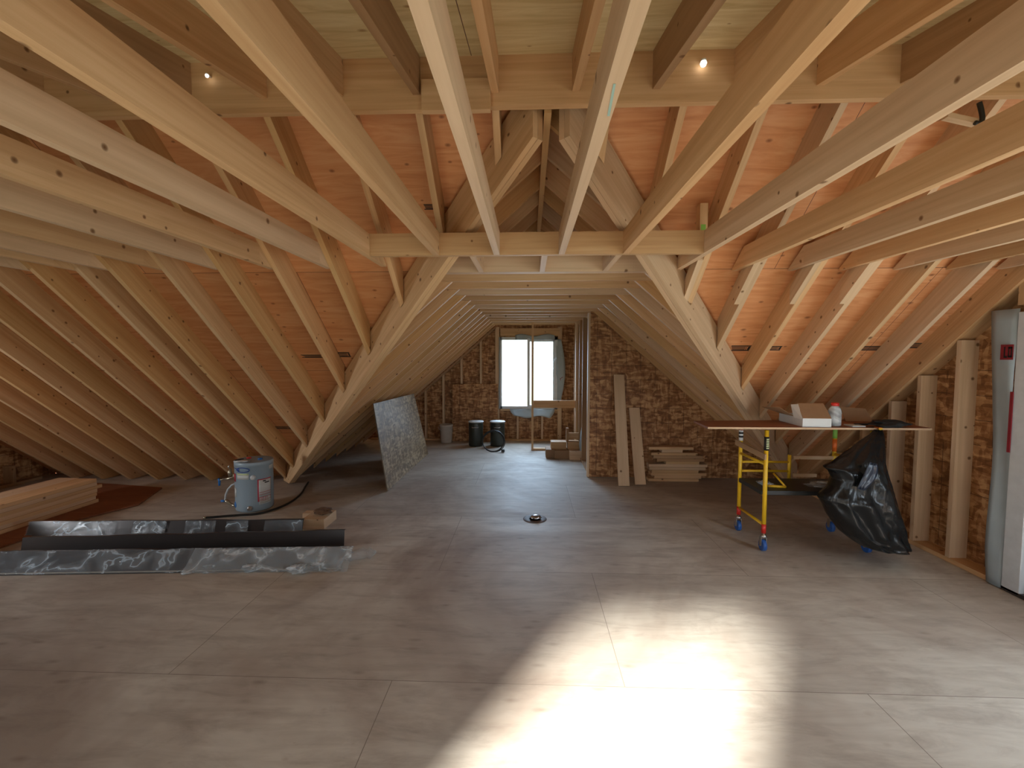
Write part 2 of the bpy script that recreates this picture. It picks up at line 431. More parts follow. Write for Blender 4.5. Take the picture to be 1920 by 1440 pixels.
# main slope sheathing, each side of the wing
DVm = DV
def zt(y): return zmain(y) + DVm
YE = 6.35
for sgn, xe, nm in ((-1, XL - .3, 'ceiling'), (1, XW + .3, 'ceiling')):
    xa = XC
    pts = [(xe, YR + .04), (XC, YR + .04)]
    ya = YJ - WA * WS / MS
    if ya > YR + .04: pts.append((XC, ya))
    def vx(y): return XC + sgn * avalley(y)
    if sgn > 0:
        yend = YJ + (XW + .3 - XC - WA) * WS / MS
        yend = min(yend, YE); pts += [(vx(yend), yend), (xe, yend)]
        if yend < YE: pass
    else: pts += [(vx(YE), YE), (xe, YE)]
    m = MB(); m.prism([(x, y, zt(y)) for x, y in pts], (0, 0, TH), slopeuv)
    struct(m.build(nm, SHEATH))
# wing sheathing
for sgn in (-1, 1):
    def P(a, y): return (XC + sgn * a, y, zwing(a) + DVW)
    y0 = YJ - WA * WS / MS
    amax = 3.75
    pts = [P(0, y0), P(0, YEND + .3), P(amax, YEND + .3), P(amax, yvalley(XC + sgn * amax))]
    m = MB(); m.prism(pts, (0, 0, TH), lambda p: (p.y + 3.1, abs(p.x - XC) * 1.33))
    struct(m.build('ceiling', SHEATH))
# low shed slope towards and behind the camera
m = MB(); m.prism([(XL - .3, YB - .2, zshed(YB - .2) + .188), (XW + .3, YB - .2, zshed(YB - .2) + .188), (XW + .3, YR + .04, zshed(YR + .04) + .188), (XL - .3, YR + .04, zshed(YR + .04) + .188)], (0, 0, TH), lambda p: (p.x, p.y))
struct(m.build('ceiling', SHEDPLY))

def wall(name, quads, d, mat, uv):
    m = MB()
    for q in quads: m.prism(q, d, uv)
    return struct(m.build(name, mat))
# right gable wall sheathing (OSB) with its unseen window opening
xo = XW + .14
def rz(y): return min(zt(y), 3.4) if y > YR else zshed(y) + .188
wy0, wy1, wz0, wz1 = .7, 2.3, .4, 2.1
rq = [[(xo, wy1, 0), (xo, 6.6, 0), (xo, 6.2, 0), (xo, 6.2, .02), (xo, YR, rz(YR + .001)), (xo, wy1, rz(wy1))],
      [(xo, YB, 0), (xo, wy0, 0), (xo, wy0, rz(wy0)), (xo, YB, rz(YB))],
      [(xo, wy0, 0), (xo, wy1, 0), (xo, wy1, wz0), (xo, wy0, wz0)],
      [(xo, wy0, wz1), (xo, wy1, wz1), (xo, wy1, rz(wy1)), (xo, wy0, rz(wy0))]]
wall('wall_right', rq, (.012, 0, 0), OSBW, lambda p: (p.y + .07, p.z + .02))
# left gable wall
xl = XL
wall('wall_left', [[(xl, 2.36, 0), (xl, 6.2, 0), (xl, 6.2, .02), (xl, 2.37, rz(2.37))],
                   [(xl, YB, 0), (xl, 1.3, 0), (xl, 1.3, rz(1.3)), (xl, YB, rz(YB))],
                   [(xl, 1.3, 0), (xl, 2.36, 0), (xl, 2.36, .8), (xl, 1.3, .8)],
                   [(xl, 1.3, 1.65), (xl, 2.36, 1.65), (xl, 2.36, rz(2.35)), (xl, 1.3, rz(1.3))]], (-.012, 0, 0), OSBW, lambda p: (p.y, p.z))
# unseen screen added outside the gable window to keep the low sun off it
wall('added_sun_screen', [[(xl - .02, .95, 0), (xl - 2.4, .95, 0), (xl - 2.4, .95, 3), (xl - .02, .95, 3)]], (0, -.1, 0), OSBW, lambda p: (p.x, p.z))
# back wall behind the camera, door opening and window opening
yb = YB; zb = zshed(YB) + .19
def bq(x0, x1, z0, z1): return [(x0, yb, z0), (x1, yb, z0), (x1, yb, z1), (x0, yb, z1)]
wall('wall_back', [bq(XL - .1, -2.12, 0, zb), bq(-2.12, -1.0, 2.08, zb), bq(-1.0, .9, 0, zb), bq(.9, 2.5, 0, .6), bq(.9, 2.5, 1.95, zb), bq(2.5, XW + .2, 0, zb)], (0, -.012, 0), OSBW, lambda p: (p.x, p.z))
# far gable wall of the wing with the window hole
WX0, WX1, WZ0, WZ1 = onY(938, 700, YEND).x, onY(1045, 700, YEND).x, onY(990, 767, YEND).z, onY(990, 632, YEND).z
yg = YEND + .14
def gz(x): return zwing(abs(x - XC)) + .2
def gq(x0, x1, z0, z1): return [(x0, yg, z0), (x1, yg, z0), (x1, yg, z1), (x0, yg, z1)]
wall('wall_far', [[(XC - 3.7, yg, 0), (WX0, yg, 0), (WX0, yg, gz(WX0)), (XC - 3.5, yg, .12)],
                  [(WX1, yg, 0), (XC + 3.7, yg, 0), (XC + 3.5, yg, .12), (WX1, yg, gz(WX1))],
                  gq(WX0, WX1, 0, WZ0), [(WX0, yg, WZ1), (WX1, yg, WZ1), (WX1, yg, gz(WX1)), (XC, yg, gz(XC)), (WX0, yg, gz(WX0))]], (0, .012, 0), OSBW, lambda p: (p.x, p.z))
# OSB partition closing the scaffold side of the wing
YP = 6.30
xp0 = onY(1106, 740, YP).x
def pz(x): return zwing(abs(x - XC)) + .18
wall('wall_partition', [[(xp0, YP, .005), (3.62, YP, .005), (3.62, YP, pz(3.62) + .02), (xp0, YP, pz(xp0))]], (0, .012, 0), OSBW, lambda p: (p.x + .055, p.z + .025))
# return of the partition running back to the far gable (studs stand in front of it)
wall('wall_partition_return', [[(xp0 + .10, YP + .05, .005), (xp0 + .10, YEND + .1, .005), (xp0 + .10, YEND + .1, H), (xp0 + .10, YP + .05, H)]], (.012, 0, 0), OSBW, lambda p: (p.y, p.z))

# window in the far gable
wn = empty('window_1', ((WX0 + WX1) / 2, YEND, WZ0)); struct(wn)
def W_(lo, hi, nm, mat, par=None, al=0):
    m = MB(); m.box(tuple(Vector(lo) - wn.location), tuple(Vector(hi) - wn.location), al); return m.build(nm, mat, par or wn)
fw = .055; yw0, yw1 = YEND + .03, YEND + .13
m = MB()
for lo, hi, al in (((WX0, yw0, WZ0), (WX0 + .03, yw1, WZ1), 2), ((WX1 - fw, yw0, WZ0), (WX1, yw1, WZ1), 2), ((WX0, yw0, WZ0), (WX1, yw1, WZ0 + fw), 0), ((WX0, yw0, WZ1 - fw), (WX1, yw1, WZ1), 0)):
    m.box(tuple(Vector(lo) - wn.location), tuple(Vector(hi) - wn.location), al)
m.build('window_frame', WHITEV, wn)
xm = onY(990.5, 700, YEND).x
sash = MB()
for lo, hi, al in (((xm - .02, yw0 - .01, WZ0 + .03), (xm + .03, yw0 + .06, WZ1 - .03), 2), ((WX1 - fw - .03, yw0 + .02, WZ0 + .04), (WX1 - fw, yw1 - .02, WZ1 - .04), 2),
                   ((xm, yw0 + .02, WZ0 + .04), (WX1 - fw, yw1 - .02, WZ0 + .08), 0), ((xm, yw0 + .02, WZ1 - .09), (WX1 - fw, yw1 - .02, WZ1 - .05), 0)):
    sash.box(tuple(Vector(lo) - wn.location), tuple(Vector(hi) - wn.location), al)
sash.build('sash', WHITEV, wn)
W_((WX0 + .03, yw0 + .04, WZ0 + fw), (xm, yw0 + .045, WZ1 - fw), 'pane', GLASSM)
W_((xm + .02, yw0 + .05, WZ0 + fw), (WX1 - fw, yw0 + .055, WZ1 - fw), 'pane', GLASSM)

# right-hand door with wrap (gable wall beside the camera)
# ================================================================== ROOF FRAMING
def mrafter(x, mat, label, group, w=.038, y0=YR + .04, dv=DV):
    """main rafter, plumb cuts, lower end cut along the valley or at the eave"""
    q = []
    for xs in (x - w / 2, x + w / 2):
        ve = yvalley(xs) - .055 / MS * 1.0
        ye = min(ve, YE - .12)
        q.append((xs, y0, ye))
    def quad(k):
        (xa, a0, a1), (xb, b0, b1) = q
        ya, yb_ = (a0, b0) if k == 0 else (a1, b1)
        return [(xa, ya, zmain(ya)), (xb, yb_, zmain(yb_)), (xb, yb_, zmain(yb_) + dv), (xa, ya, zmain(ya) + dv)]
    A, B = quad(0), quad(1)
    # keep the foot above the floor
    def clipz(Q): return [(a, b_, max(c, .002)) for a, b_, c in Q]
    m = MB(); m.off = (random.uniform(0, 30), random.uniform(0, 30))
    if B[0][2] < 0:
        yk = YF - .004
        K = [(q[0][0], yk, zmain(yk)), (q[1][0], yk, zmain(yk)), (q[1][0], yk, zmain(yk) + dv), (q[0][0], yk, zmain(yk) + dv)]
        m.hexa(A, K); m.hexa(K, clipz(B))
    else: m.hexa(A, B)
    o = recentre(m.build('rafter', mat)); return tag(o, label, 'rafter', group)

# rafter positions read off the photograph
tipsL = [(755, 578), (694, 667), (644, 733), (605, 787), (575, 837), (546, 872)]
XRL = [onMain(*t).x for t in tipsL]
XRL += [-3.33, -3.68, -4.05, -4.43, -4.80, -5.20, -5.60, -6.00, -6.42]
tipsR = [(1288, 581), (1342, 665), (1390, 732), (1458, 740), (1543, 732), (1620, 732)]
XRR = [onMain(*t).x for t in tipsR]
XRU = [-.59, -.18, .41, .80]
DBG = {}
DBG['XRL'] = XRL; DBG['XRR'] = XRR
for i, x in enumerate(XRL):
    if i < 6: lab = f'{ORD[i]} rafter from the joist opening, ending on the water-heater-side valley beam'
    else: lab = f'rafter reaching the floor on the water heater side, {ORD[i-6]} beyond the valley beam'
    mrafter(x, (LUM, LUMY)[i % 2], lab, 'roof rafters on the water heater side')
for i, x in enumerate(XRR):
    mrafter(x, (LUM, LUMP)[i % 2], f'roof rafter above the yellow scaffold side, {ORD[i]} out from the joist opening', 'roof rafters on the scaffold side')
mrafter(XW - .005, LUM, 'roof rafter lying against the gable wall above the studs', 'roof rafters on the scaffold side')
for i, x in enumerate(XRU):
    mrafter(x, LUM, f'short jack rafter below the ridge board, {ORD[i]} counting from the water heater side', 'short jack rafters below the ridge')
# scab blocks nailed beside three rafters on the scaffold side
for i in range(4):
    x = XRR[i] - .038; y0, y1 = YJ - .03, YJ + .28
    m = MB(); m.off = (i * 3, 5)
    m.hexa([(x - .019, y0, zmain(y0) - .002), (x + .019, y0, zmain(y0) - .002), (x + .019, y0, zmain(y0) + .13), (x - .019, y0, zmain(y0) + .13)],
           [(x - .019, y1, zmain(y1) - .002), (x + .019, y1, zmain(y1) - .002), (x + .019, y1, zmain(y1) + .13), (x - .019, y1, zmain(y1) + .13)])
    tag(recentre(m.build('scab_block', LUMP)), f'pale block nailed beside the {ORD[i]} scaffold-side rafter below its joist', 'block', 'scab blocks beside rafters')

# valley beams (two plies each)
for sgn, side in ((-1, 'water heater'), (1, 'scaffold')):
    root = empty('valley_beam', (XC + sgn * .05, 2.46, 2.9)); tag(root, f'doubled valley beam slanting from ridge to floor on the {side} side', 'beam', 'doubled valley beams', 'thing')
    a1 = 3.50 if sgn < 0 else 3.30
    for ply in range(2):
        m = MB(); m.off = (ply * 7 + sgn * 3, 2 + ply)
        n = Vector((sgn * 1.0, MS / WS * 0 + 1.0, 0)).normalized()     # plan direction away from camera down the valley
        dpl = Vector((sgn, WS / MS, 0)).normalized(); nrm = Vector((-dpl.y * sgn, dpl.x * sgn, 0)) * 1.0
        if nrm.y > 0: nrm = -nrm                                         # points to the camera side
        def pt(a, off, dz):
            p = Vector((XC + sgn * a, yvalley(XC + sgn * a), zwing(a) + dz)); return p + nrm * off
        o0, o1 = (.002, .038) if ply == 0 else (-.036, .0)
        a0 = .07
        def q(a): return [pt(a, o0, -.10), pt(a, o1, -.10), pt(a, o1, DV - .03), pt(a, o0, DV - .03)]
        A, Bq = q(a0), q(a1)
        # foot cut level with the floor
        aa = WA + (H - .103) / WS
        if a1 > aa:
            K = q(aa - .01); m.hexa(A, K)
            m.hexa(K, [Vector((p.x, p.y, max(p.z, .003))) for p in Bq])
        else: m.hexa(A, Bq)
        o = m.build('valley_ply', LUMP if sgn > 0 else LUM, root); o.location = -Vector(root.location)
    if sgn > 0:
        pass

# ridge board and its splice
rj = onY(812, 209, YR).x
bx('ridge_board', 'main ridge board carrying the low roof joists, water heater half', 'ridge board', (XL, YR, 2.992), (rj, YR + .038, 3.255), LUM, 0, 'main ridge board halves')
bx('ridge_board', 'main ridge board carrying the low roof joists, scaffold half', 'ridge board', (rj + .003, YR, 3.000), (XW + .2, YR + .038, 3.255), LUM, 0, 'main ridge board halves')
s0, s1 = onY(790, 180, YR - .04), onY(919, 205, YR - .04)
bx('splice_board', 'nailed splice board on the face of the ridge board seam', 'board', (s0.x, YR - .040, s1.z + .002), (s1.x, YR - .001, s1.z + .155), LUM)
# nail heads on the splice
# ridge board of the wing
yr0 = YR + .045
m = MB(); m.box((XC - .038, yr0, 2.985), (XC, YEND, 3.235), 1)
tag(recentre(m.build('ridge_board', LUMY)), 'wing ridge board seen end-on between the small rafters at the apex', 'ridge board')
# low-slope joists of the shed roof, bearing on the ridge board
XS = [-.179 - .4064 * k for k in range(15)][::-1] + [.236 + .4064 * k for k in range(9)]
XS = [x for x in XS if XL < x < XW]
for i, x in enumerate(sorted(XS)):
    m = MB(); m.off = (random.uniform(0, 30), random.uniform(0, 30))
    y0, y1 = YB - .1, YR - .001
    lo = 0 if not (s0.x - .02 < x < s1.x + .02) else .0
    if s0.x - .02 < x < s1.x + .02: y1 = YR - .042
    m.hexa([(x - .019, y0, zshed(y0)), (x + .019, y0, zshed(y0)), (x + .019, y0, zshed(y0) + .188), (x - .019, y0, zshed(y0) + .188)],
           [(x - .019, y1, zshed(y1)), (x + .019, y1, zshed(y1)), (x + .019, y1, zshed(y1) + .188), (x - .019, y1, zshed(y1) + .188)])
    k = sorted(XS).index(x); ns = sum(1 for q in XS if q < 0)
    lab = (f'high roof joist at the ridge board, {ORD[ns-1-k]} from mid-ridge on the water heater side' if x < 0 else f'high roof joist at the ridge board, {ORD[k-ns]} from mid-ridge on the scaffold side')
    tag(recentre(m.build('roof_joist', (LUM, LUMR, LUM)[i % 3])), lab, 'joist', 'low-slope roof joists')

# ceiling joists (collar ties) at head height
YT0 = -.36
def tie(x, y1, label, mat, taper=True):
    m = MB(); m.off = (random.uniform(0, 30), random.uniform(0, 30)); h = .14; w = .019
    y0 = YT0; zc = zshed(y0) - .003
    pts0 = [(x - w, y0, H), (x + w, y0, H), (x + w, y0, min(H + h, zc)), (x - w, y0, min(H + h, zc))]
    if taper:
        yt = y1 - .14 / MS - .02
        m.hexa(pts0, [(x - w, yt, H), (x + w, yt, H), (x + w, yt, H + h), (x - w, yt, H + h)])
        m.hexa([(x - w, yt, H), (x + w, yt, H), (x + w, yt, H + h), (x - w, yt, H + h)],
               [(x - w, y1, H), (x + w, y1, H), (x + w, y1, H + .012), (x - w, y1, H + .012)])
    else:
        m.hexa(pts0, [(x - w, y1, H), (x + w, y1, H), (x + w, y1, H + h), (x - w, y1, H + h)])
    bmesh.ops.remove_doubles(m.bm, verts=m.bm.verts, dist=1e-5)
    return tag(recentre(m.build('ceiling_joist', mat)), label, 'joist', 'ceiling joists over the room')
YH = 2.83
xin = [onY(818, 478, YH).x, onY(931.5, 478, YH).x, onY(1053, 478, YH).x, onY(1173.5, 478, YH).x]
DBG['xin'] = xin
nm = ['nearest the water heater side', 'inner one on the water heater side', 'inner one with blue chalk smear', 'nearest the scaffold side']
for x, t, mt in zip(xin, nm, (LUM, LUMP, LUMP, LUM)): tie(x, YH - .001, f'ceiling joist ending on the cross header, {t}', mt, False)
XTL = [x - .040 for x in XRL]
for i, x in enumerate(XTL):
    tie(x, YJ + (.04 if i else -.02), f'long ceiling joist on the water heater side, {ORD[i]} out from the cross header', (LUM, LUMP)[i % 2], True)
XTR = [onY(1325.6, 478, YH).x] + [x - .040 - .04 for x in XRR[1:]] + [XW - .06]
for i, x in enumerate(XTR):
    tie(x, YJ + .24, f'long ceiling joist on the scaffold side, {ORD[i]} out from the cross header', (LUM, LUMP)[(i + 1) % 2], True)
# blue chalk mark on one joist
bl = MB(); p = xin[2]
bl.hexa([(p - .004, 1.10, H - .0012), (p + .002, 1.10, H - .0012), (p + .002, 1.10, H - .0004), (p - .004, 1.10, H - .0004)], [(p + .006, 1.24, H - .0012), (p + .013, 1.24, H - .0012), (p + .013, 1.24, H - .0004), (p + .006, 1.24, H - .0004)])
CH = simple('blue_chalk', (.36, .52, .46), .8)
# header and blocks
hx0, hx1 = XTL[0] + .020, XTR[0] - .020
bx('header_board', 'cross header board that the inner ceiling joists are nailed to', 'header', (hx0, YH, H), (hx1, YH + .038, H + .14), LUM)
for i, (px, lab) in enumerate(((886.5, 'water heater side'), (1021, 'middle'), (1160, 'scaffold side'))):
    x = onY(px, 484, YH + .05).x
    bx('spacer_block', f'short block between the header and the first wing tie, {lab} one', 'block', (x - .019, YH + .039, H), (x + .019, 3.388, H + .14), LUMP, 1, 'header spacer blocks')

# wing ties, rafters
YTS = [3.39] + [3.77 + .4064 * k for k in range(13)]
for i, y in enumerate(YTS):
    for d in ((0, 1) if i == 0 else (0,)):
        yy = y + d * .039; a = WA + .13; z1 = H + .14
        at = WA + .10 - .14 / WS + .10
        m = MB(); m.off = (random.uniform(0, 30), random.uniform(0, 30))
        prof = [(-a, H), (a, H), (a - .05, H + .06), (a - .15, z1), (-a + .15, z1), (-a + .05, H + .06)]
        m.prism([(XC + px, yy, pz_) for px, pz_ in prof], (0, .038, 0), lambda p: (p.x, p.z))
        lab = f'{ORD[i]} wing collar tie back from the header' if i else ('front ply of the first wing collar tie' if d == 0 else 'rear ply of the first wing collar tie')
        tag(recentre(m.build('collar_tie', (LUMP, LUM, LUM)[i % 3])), lab, 'collar tie', 'wing collar ties')
YWR = [2.62, 3.02, 3.47] + [y + .039 for y in YTS[1:]]
def wrafter(y, sgn, mat, label, group):
    """wing rafter; front corner cut at the valley"""
    m = MB(); m.off = (random.uniform(0, 30), random.uniform(0, 30))
    def end(a): return [(XC + sgn * a, zwing(a)), (XC + sgn * a, zwing(a) + DVW)]
    top = .002 if sgn > 0 else .040
    q0, q1 = [], []
    for yy in (y, y + .038):
        av = avalley(yy) - .05
        afl = WA + (H - .003) / WS
        av = min(av, afl)
        if sgn > 0 and YP - .05 < yy: av = min(av, 3.3)
        q0.append((yy, top)); q1.append((yy, av))
    def quad(q):
        (ya, aa), (yb_, ab) = q
        return [(XC + sgn * aa, ya, zwing(aa)), (XC + sgn * ab, yb_, zwing(ab)), (XC + sgn * ab, yb_, zwing(ab) + DVW), (XC + sgn * aa, ya, zwing(aa) + DVW)]
    m.hexa(quad(q0), quad(q1))
    o = recentre(m.build('wing_rafter', mat)); return tag(o, label, 'rafter', group)
mats = [LUM, LUMY, LUM, LUMP, LUMY, LUM]
for i, y in enumerate(YWR):
    where = f'{ORD[i]} pair back from the main ridge'
    if y + .038 < YEND - .02:
        wrafter(y, -1, mats[(i * 2) % 6], f'wing roof rafter on the water heater side, {where}', 'wing rafters, water heater side')
        wrafter(y, 1, mats[(i * 2 + 1) % 6], f'wing roof rafter on the scaffold side, {where}', 'wing rafters, scaffold side')

# ================================================================== STUDS AND PLATES
# far gable
def gstud(px, w, z0, z1, lab, y=YEND + .10, mat=LUMP, d=.08):
    x = onY(px, 720, YEND).x
    return bx('wall_stud', lab, 'stud', (x - w / 2, y - d + .035, z0), (x + w / 2, y + .035, z1), mat, 2, 'far gable studs')
def ztop(px): x = onY(px, 720, YEND).x; return zwing(abs(x - XC)) - .005
px_l = [(796, 'beside the leaning panel'), (830, 'behind the pale bucket'), (864.5, 'over the brown plywood, outer'), (901, 'over the brown plywood, inner')]
for px, t in px_l: gstud(px, .038, .04, ztop(px), f'far gable stud {t}')
gstud(932, .08, .04, H - .01, 'doubled far gable stud beside the window, water heater side')
gstud(1050, .08, .04, H - .01, 'doubled far gable stud beside the window, scaffold side')
gstud(970.5, .038, .04, WZ0 - .05, 'cripple stud under the window, water heater side')
gstud(1017, .038, .04, WZ0 - .05, 'cripple stud under the window, scaffold side')
xa, xb = onY(936, 720, YEND).x, onY(1053, 720, YEND).x
bx('window_header', 'wooden header over the far window', 'header', (xa + .02, YEND + .045, WZ1 + .03), (xb - .04, YEND + .13, WZ1 + .18), LUM)
bx('window_sill_board', 'rough wooden sill board under the far window', 'board', (xa + .02, YEND + .045, WZ0 - .045), (xb - .04, YEND + .13, WZ0 - .007), LUM)
bx('bottom_plate', 'bottom plate on the floor under the far window', 'plate', (-3.3, YEND + .045, .002), (xp0 + .09, YEND + .13, .038), LUM)
# sloping plate at the gable rake
for sgn in (-1,):
    m = MB(); a0, a1 = WA + .02, 3.3
    m.beam((XC + sgn * a0, YEND + .09, zwing(a0) - .0), (XC + sgn * a1, YEND + .09, zwing(a1) - .0), .08, .038, (0, 0, 1))
    tag(recentre(m.build('rake_plate', LUMR)), 'sloping top plate along the far gable on the water heater side', 'plate')
# framed partition near the far window
YQ = 8.10
xq0 = onY(998.5, 740, YQ).x; xq1 = xp0 + .01 - .05
qx = onY(1081, 740, YQ).x
bx('wall_stud', 'slim stud standing in front of the far window glass', 'stud', (xq0 - .019, YQ, .04), (xq0 + .019, YQ + .089, H - .002), LUM, 2)
bx('wall_stud', 'brightly lit stud of the small framed partition, scaffold side', 'stud', (qx - .019, YQ, .04), (qx + .019, YQ + .089, H - .002), LUMP, 2)
zc = onY(1040, 765, YQ).z
bx('cross_piece', 'horizontal cross piece between the two partition studs below the window', 'board', (xq0 + .020, YQ + .02, zc), (qx - .020, YQ + .058, zc + .135), LUM)
bx('bottom_plate', 'bottom plate of the small framed partition', 'plate', (xq0 - .02, YQ, .002), (qx + .02, YQ + .089, .039), LUMP)
# studs of the partition return, edge-on
for i, y in enumerate((6.36, 7.2, 7.65, 8.5)):
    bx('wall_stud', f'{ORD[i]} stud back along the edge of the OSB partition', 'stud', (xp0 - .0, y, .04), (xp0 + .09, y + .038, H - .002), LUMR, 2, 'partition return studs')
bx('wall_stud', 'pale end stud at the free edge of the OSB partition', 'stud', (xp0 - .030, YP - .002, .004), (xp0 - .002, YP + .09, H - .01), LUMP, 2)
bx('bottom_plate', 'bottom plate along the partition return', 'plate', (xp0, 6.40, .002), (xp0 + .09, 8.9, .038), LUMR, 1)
# gable wall beside the door
sx0 = XW
def rstud(py_, px_, lab, d=.14, ztp=None):
    p = onZ(px_, py_); y = XW * p.y / p.x
    z = (ztp if ztp else zmain(y + .04) + .003)
    bx('wall_stud', lab, 'stud', (XW, y, .041), (XW + d - .001, y + .038, z), LUMP, 2, 'gable wall studs'); return y
ys2 = rstud(1054, 1779, 'gable wall stud next to the grey house wrap')
ys1 = rstud(1021, 1711, 'gable wall stud behind the end of the work board')
ys0 = rstud(985, 1661, 'gable wall stud behind the black bag')
for k, yy in enumerate((4.75, 5.15)):
    bx('wall_stud', f'short gable wall stud in the low corner, {ORD[k]} beyond the bag', 'stud', (XW, yy, .041), (XW + .139, yy + .038, zmain(yy + .04) - .01), LUMR, 2, 'gable wall studs')
yd1 = XW * onZ(1849, 1102).y / onZ(1849, 1102).x
DBG['ys'] = (ys0, ys1, ys2, yd1)
board('rake_plate', 'sloping plate over the gable wall studs', 'plate', (XW + .078, 2.45, zmain(2.45) + .052), (XW + .078, 5.85, zmain(5.85) + .052), .12, .07, LUM)
bx('bottom_plate', 'bottom plate on the floor along the gable wall', 'plate', (XW, yd1 + .0, .002), (XW + .139, 5.9, .040), LUM, 1)
bx('wall_stud', 'gable wall stud above the door corner, short cripple', 'stud', (XW, yd1 - .13, 2.08), (XW + .139, yd1 - .092, 2.28), LUM, 2, 'gable wall studs')
bx('door_header', 'wooden header over the door in the gable wall', 'header', (XW + .005, 1.9, 2.04), (XW + .13, yd1 - .22, 2.16), LUM, 1)
# left gable studs (dark corner)
for k in range(6):
    yy = 5.55 - .42 * k
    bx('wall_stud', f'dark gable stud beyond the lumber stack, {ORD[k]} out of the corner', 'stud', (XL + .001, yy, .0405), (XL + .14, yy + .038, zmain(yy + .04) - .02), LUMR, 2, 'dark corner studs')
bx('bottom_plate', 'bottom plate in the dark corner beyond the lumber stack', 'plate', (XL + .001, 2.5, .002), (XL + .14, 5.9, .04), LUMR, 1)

# ------------------------------------------------------------------ door and house wrap
door = empty('door_1', (XW, yd1 - .9, 0)); struct(door)
def D_(lo, hi, nm, mat, par=None, al=2, bev=0):
    m = MB(); m.box(tuple(Vector(lo) - door.location), tuple(Vector(hi) - door.location), al)
    if bev: m.bevel(bev)
    return m.build(nm, mat, par or door)
ya_ = yd1 - .12
D_((XW - .02, ya_ - .12, .012), (XW + .12, ya_, 2.03), 'jamb', WHITEV, bev=.004)
D_((XW - .02, 1.95, 1.96), (XW + .12, ya_ - .12, 2.03), 'jamb', WHITEV, bev=.004)
D_((XW - .02, 1.95, .004), (XW + .12, ya_ - .0, .03), 'threshold', DARKB)
leaf = D_((XW + .01, 2.0, .032), (XW + .055, ya_ - .123, 1.955), 'door_leaf', WHITEV, bev=.003)
pn = MB(); pn.box(tuple(Vector((XW + .002, 2.12, .20)) - door.location), tuple(Vector((XW + .0098, ya_ - .24, 1.82)) - door.location), 2)
pn.build('door_panel', WHT, leaf)
hy = ya_ - .19
hm = MB(); pts = []
for k in range(13):
    t = k / 12; pts.append(Vector((XW + .008 - .045 * math.sin(math.pi * t), hy + .01 * math.sin(2 * math.pi * t), .86 + .19 * t)) - Vector(door.location))
hm.tube(pts, .008, 10); hm.build('handle', STEEL, leaf)

def sheet(name, grid, mat, label=None, cat=None, group=None, parent=None, thick=.002, smooth=True):
    """grid: rows of points -> thin solid sheet"""
    bm = bmesh.new(); uv = bm.loops.layers.uv.new('UVMap')
    vs = [[bm.verts.new(p) for p in r] for r in grid]
    for i in range(len(grid) - 1):
        for j in range(len(grid[0]) - 1):
            f = bm.faces.new((vs[i][j], vs[i + 1][j], vs[i + 1][j + 1], vs[i][j + 1])); f.smooth = smooth
            for l in f.loops: l[uv].uv = (l.vert.co.x + l.vert.co.y, l.vert.co.z)
    me = bpy.data.meshes.new(name); bm.to_mesh(me); bm.free()
    o = link(name, me, mat, parent)
    if thick:
        s = o.modifiers.new('solid', 'SOLIDIFY'); s.thickness = thick; s.offset = 0
    if parent is None: recentre(o); tag(o, label, cat, group)
    return o
# grey wrap strip beside the door
g = []
for i in range(25):
    t = i / 24; z = .006 + 2.05 * t; row = []
    edge = onX(1851 + 14 * t, 1101 - 515 * t, XW).y + .006 * math.sin(t * 9) - .02 * max(0, math.sin(t * 6.2 - .8))
    for j in range(5):
        s_ = j / 4; row.append((XW - .012 - .012 * math.sin(s_ * 3 + t * 7), edge + (ya_ + .003 - edge) * s_, z))
    g.append(row)
wr = sheet('house_wrap_strip', g, WRAPS, 'grey house wrap strip hanging beside the door with a red lettered band', 'house wrap')
wo_ = Vector(wr.location)
zb0, zb1 = 1.69, 1.80
rb = MB(); rb.box(tuple(Vector((XW - .036, ya_ + .004, zb0)) - wo_), tuple(Vector((XW - .033, yd1 - .03, zb1)) - wo_)); rb.build('red_band', REDS, wr)
lt = MB()
for (a0, a1, b0, b1) in ((.62, .70, .12, .85), (.46, .62, .12, .25), (.30, .37, .15, .85), (.08, .15, .15, .85), (.08, .37, .15, .28), (.08, .37, .72, .85)):
    L = (yd1 - .03) - (ya_ + .004)
    lt.box(tuple(Vector((XW - .0385, ya_ + .004 + a0 * L, zb0 + b0 * (zb1 - zb0))) - wo_), tuple(Vector((XW - .0362, ya_ + .004 + a1 * L, zb0 + b1 * (zb1 - zb0))) - wo_))
lt.build('lettering', INK, wr)
rs = MB(); rs.box(tuple(Vector((XW - .030, ya_ - .008, 1.02)) - wo_), tuple(Vector((XW - .024, ya_ + .012, 1.46)) - wo_)); rs.build('red_tape', REDS, wr)

# ------------------------------------------------------------------ wrap round the far window
def flap(corners, nx, nz, amp, mat, label, y=YEND - .0):
    (x0, z0), (x1, z1) = corners; g = []
    for i in range(nz + 1):
        t = i / nz; row = []
        bul = math.sin(math.pi * t)
        for j in range(nx + 1):
            s_ = j / nx; row.append((x0 + (x1 - x0) * s_ * (.5 + .5 * bul if nz > nx else 1), y + amp * math.sin(7 * t + 3 * s_) - .02 * s_, z0 + (z1 - z0) * t))
        g.append(row)
    return sheet('window_wrap', g, mat, label, 'window wrap', 'loose wrap round the far window', thick=.002)
xr = onY(1043, 700, YEND).x; xr2 = onY(1060, 700, YEND).x
fr = flap(((xr, onY(1050, 752, YEND).z), (xr2, onY(1050, 636, YEND).z)), 4, 16, .012, WRAPS, 'bulging grey wrap strip at the scaffold-side jamb of the far window', YEND + .03)
rd = MB(); c = onY(1053, 710, YEND - .02) - Vector(fr.location)
for (dx, dz, ex, ez) in ((-.03, 0, .03, .035), (.03, .035, .03, -.035), (-.03, 0, -.02, -.035)):
    rd.beam((c.x + dx, c.y, c.z + dz), (c.x + ex, c.y, c.z + ez), .004, .010)
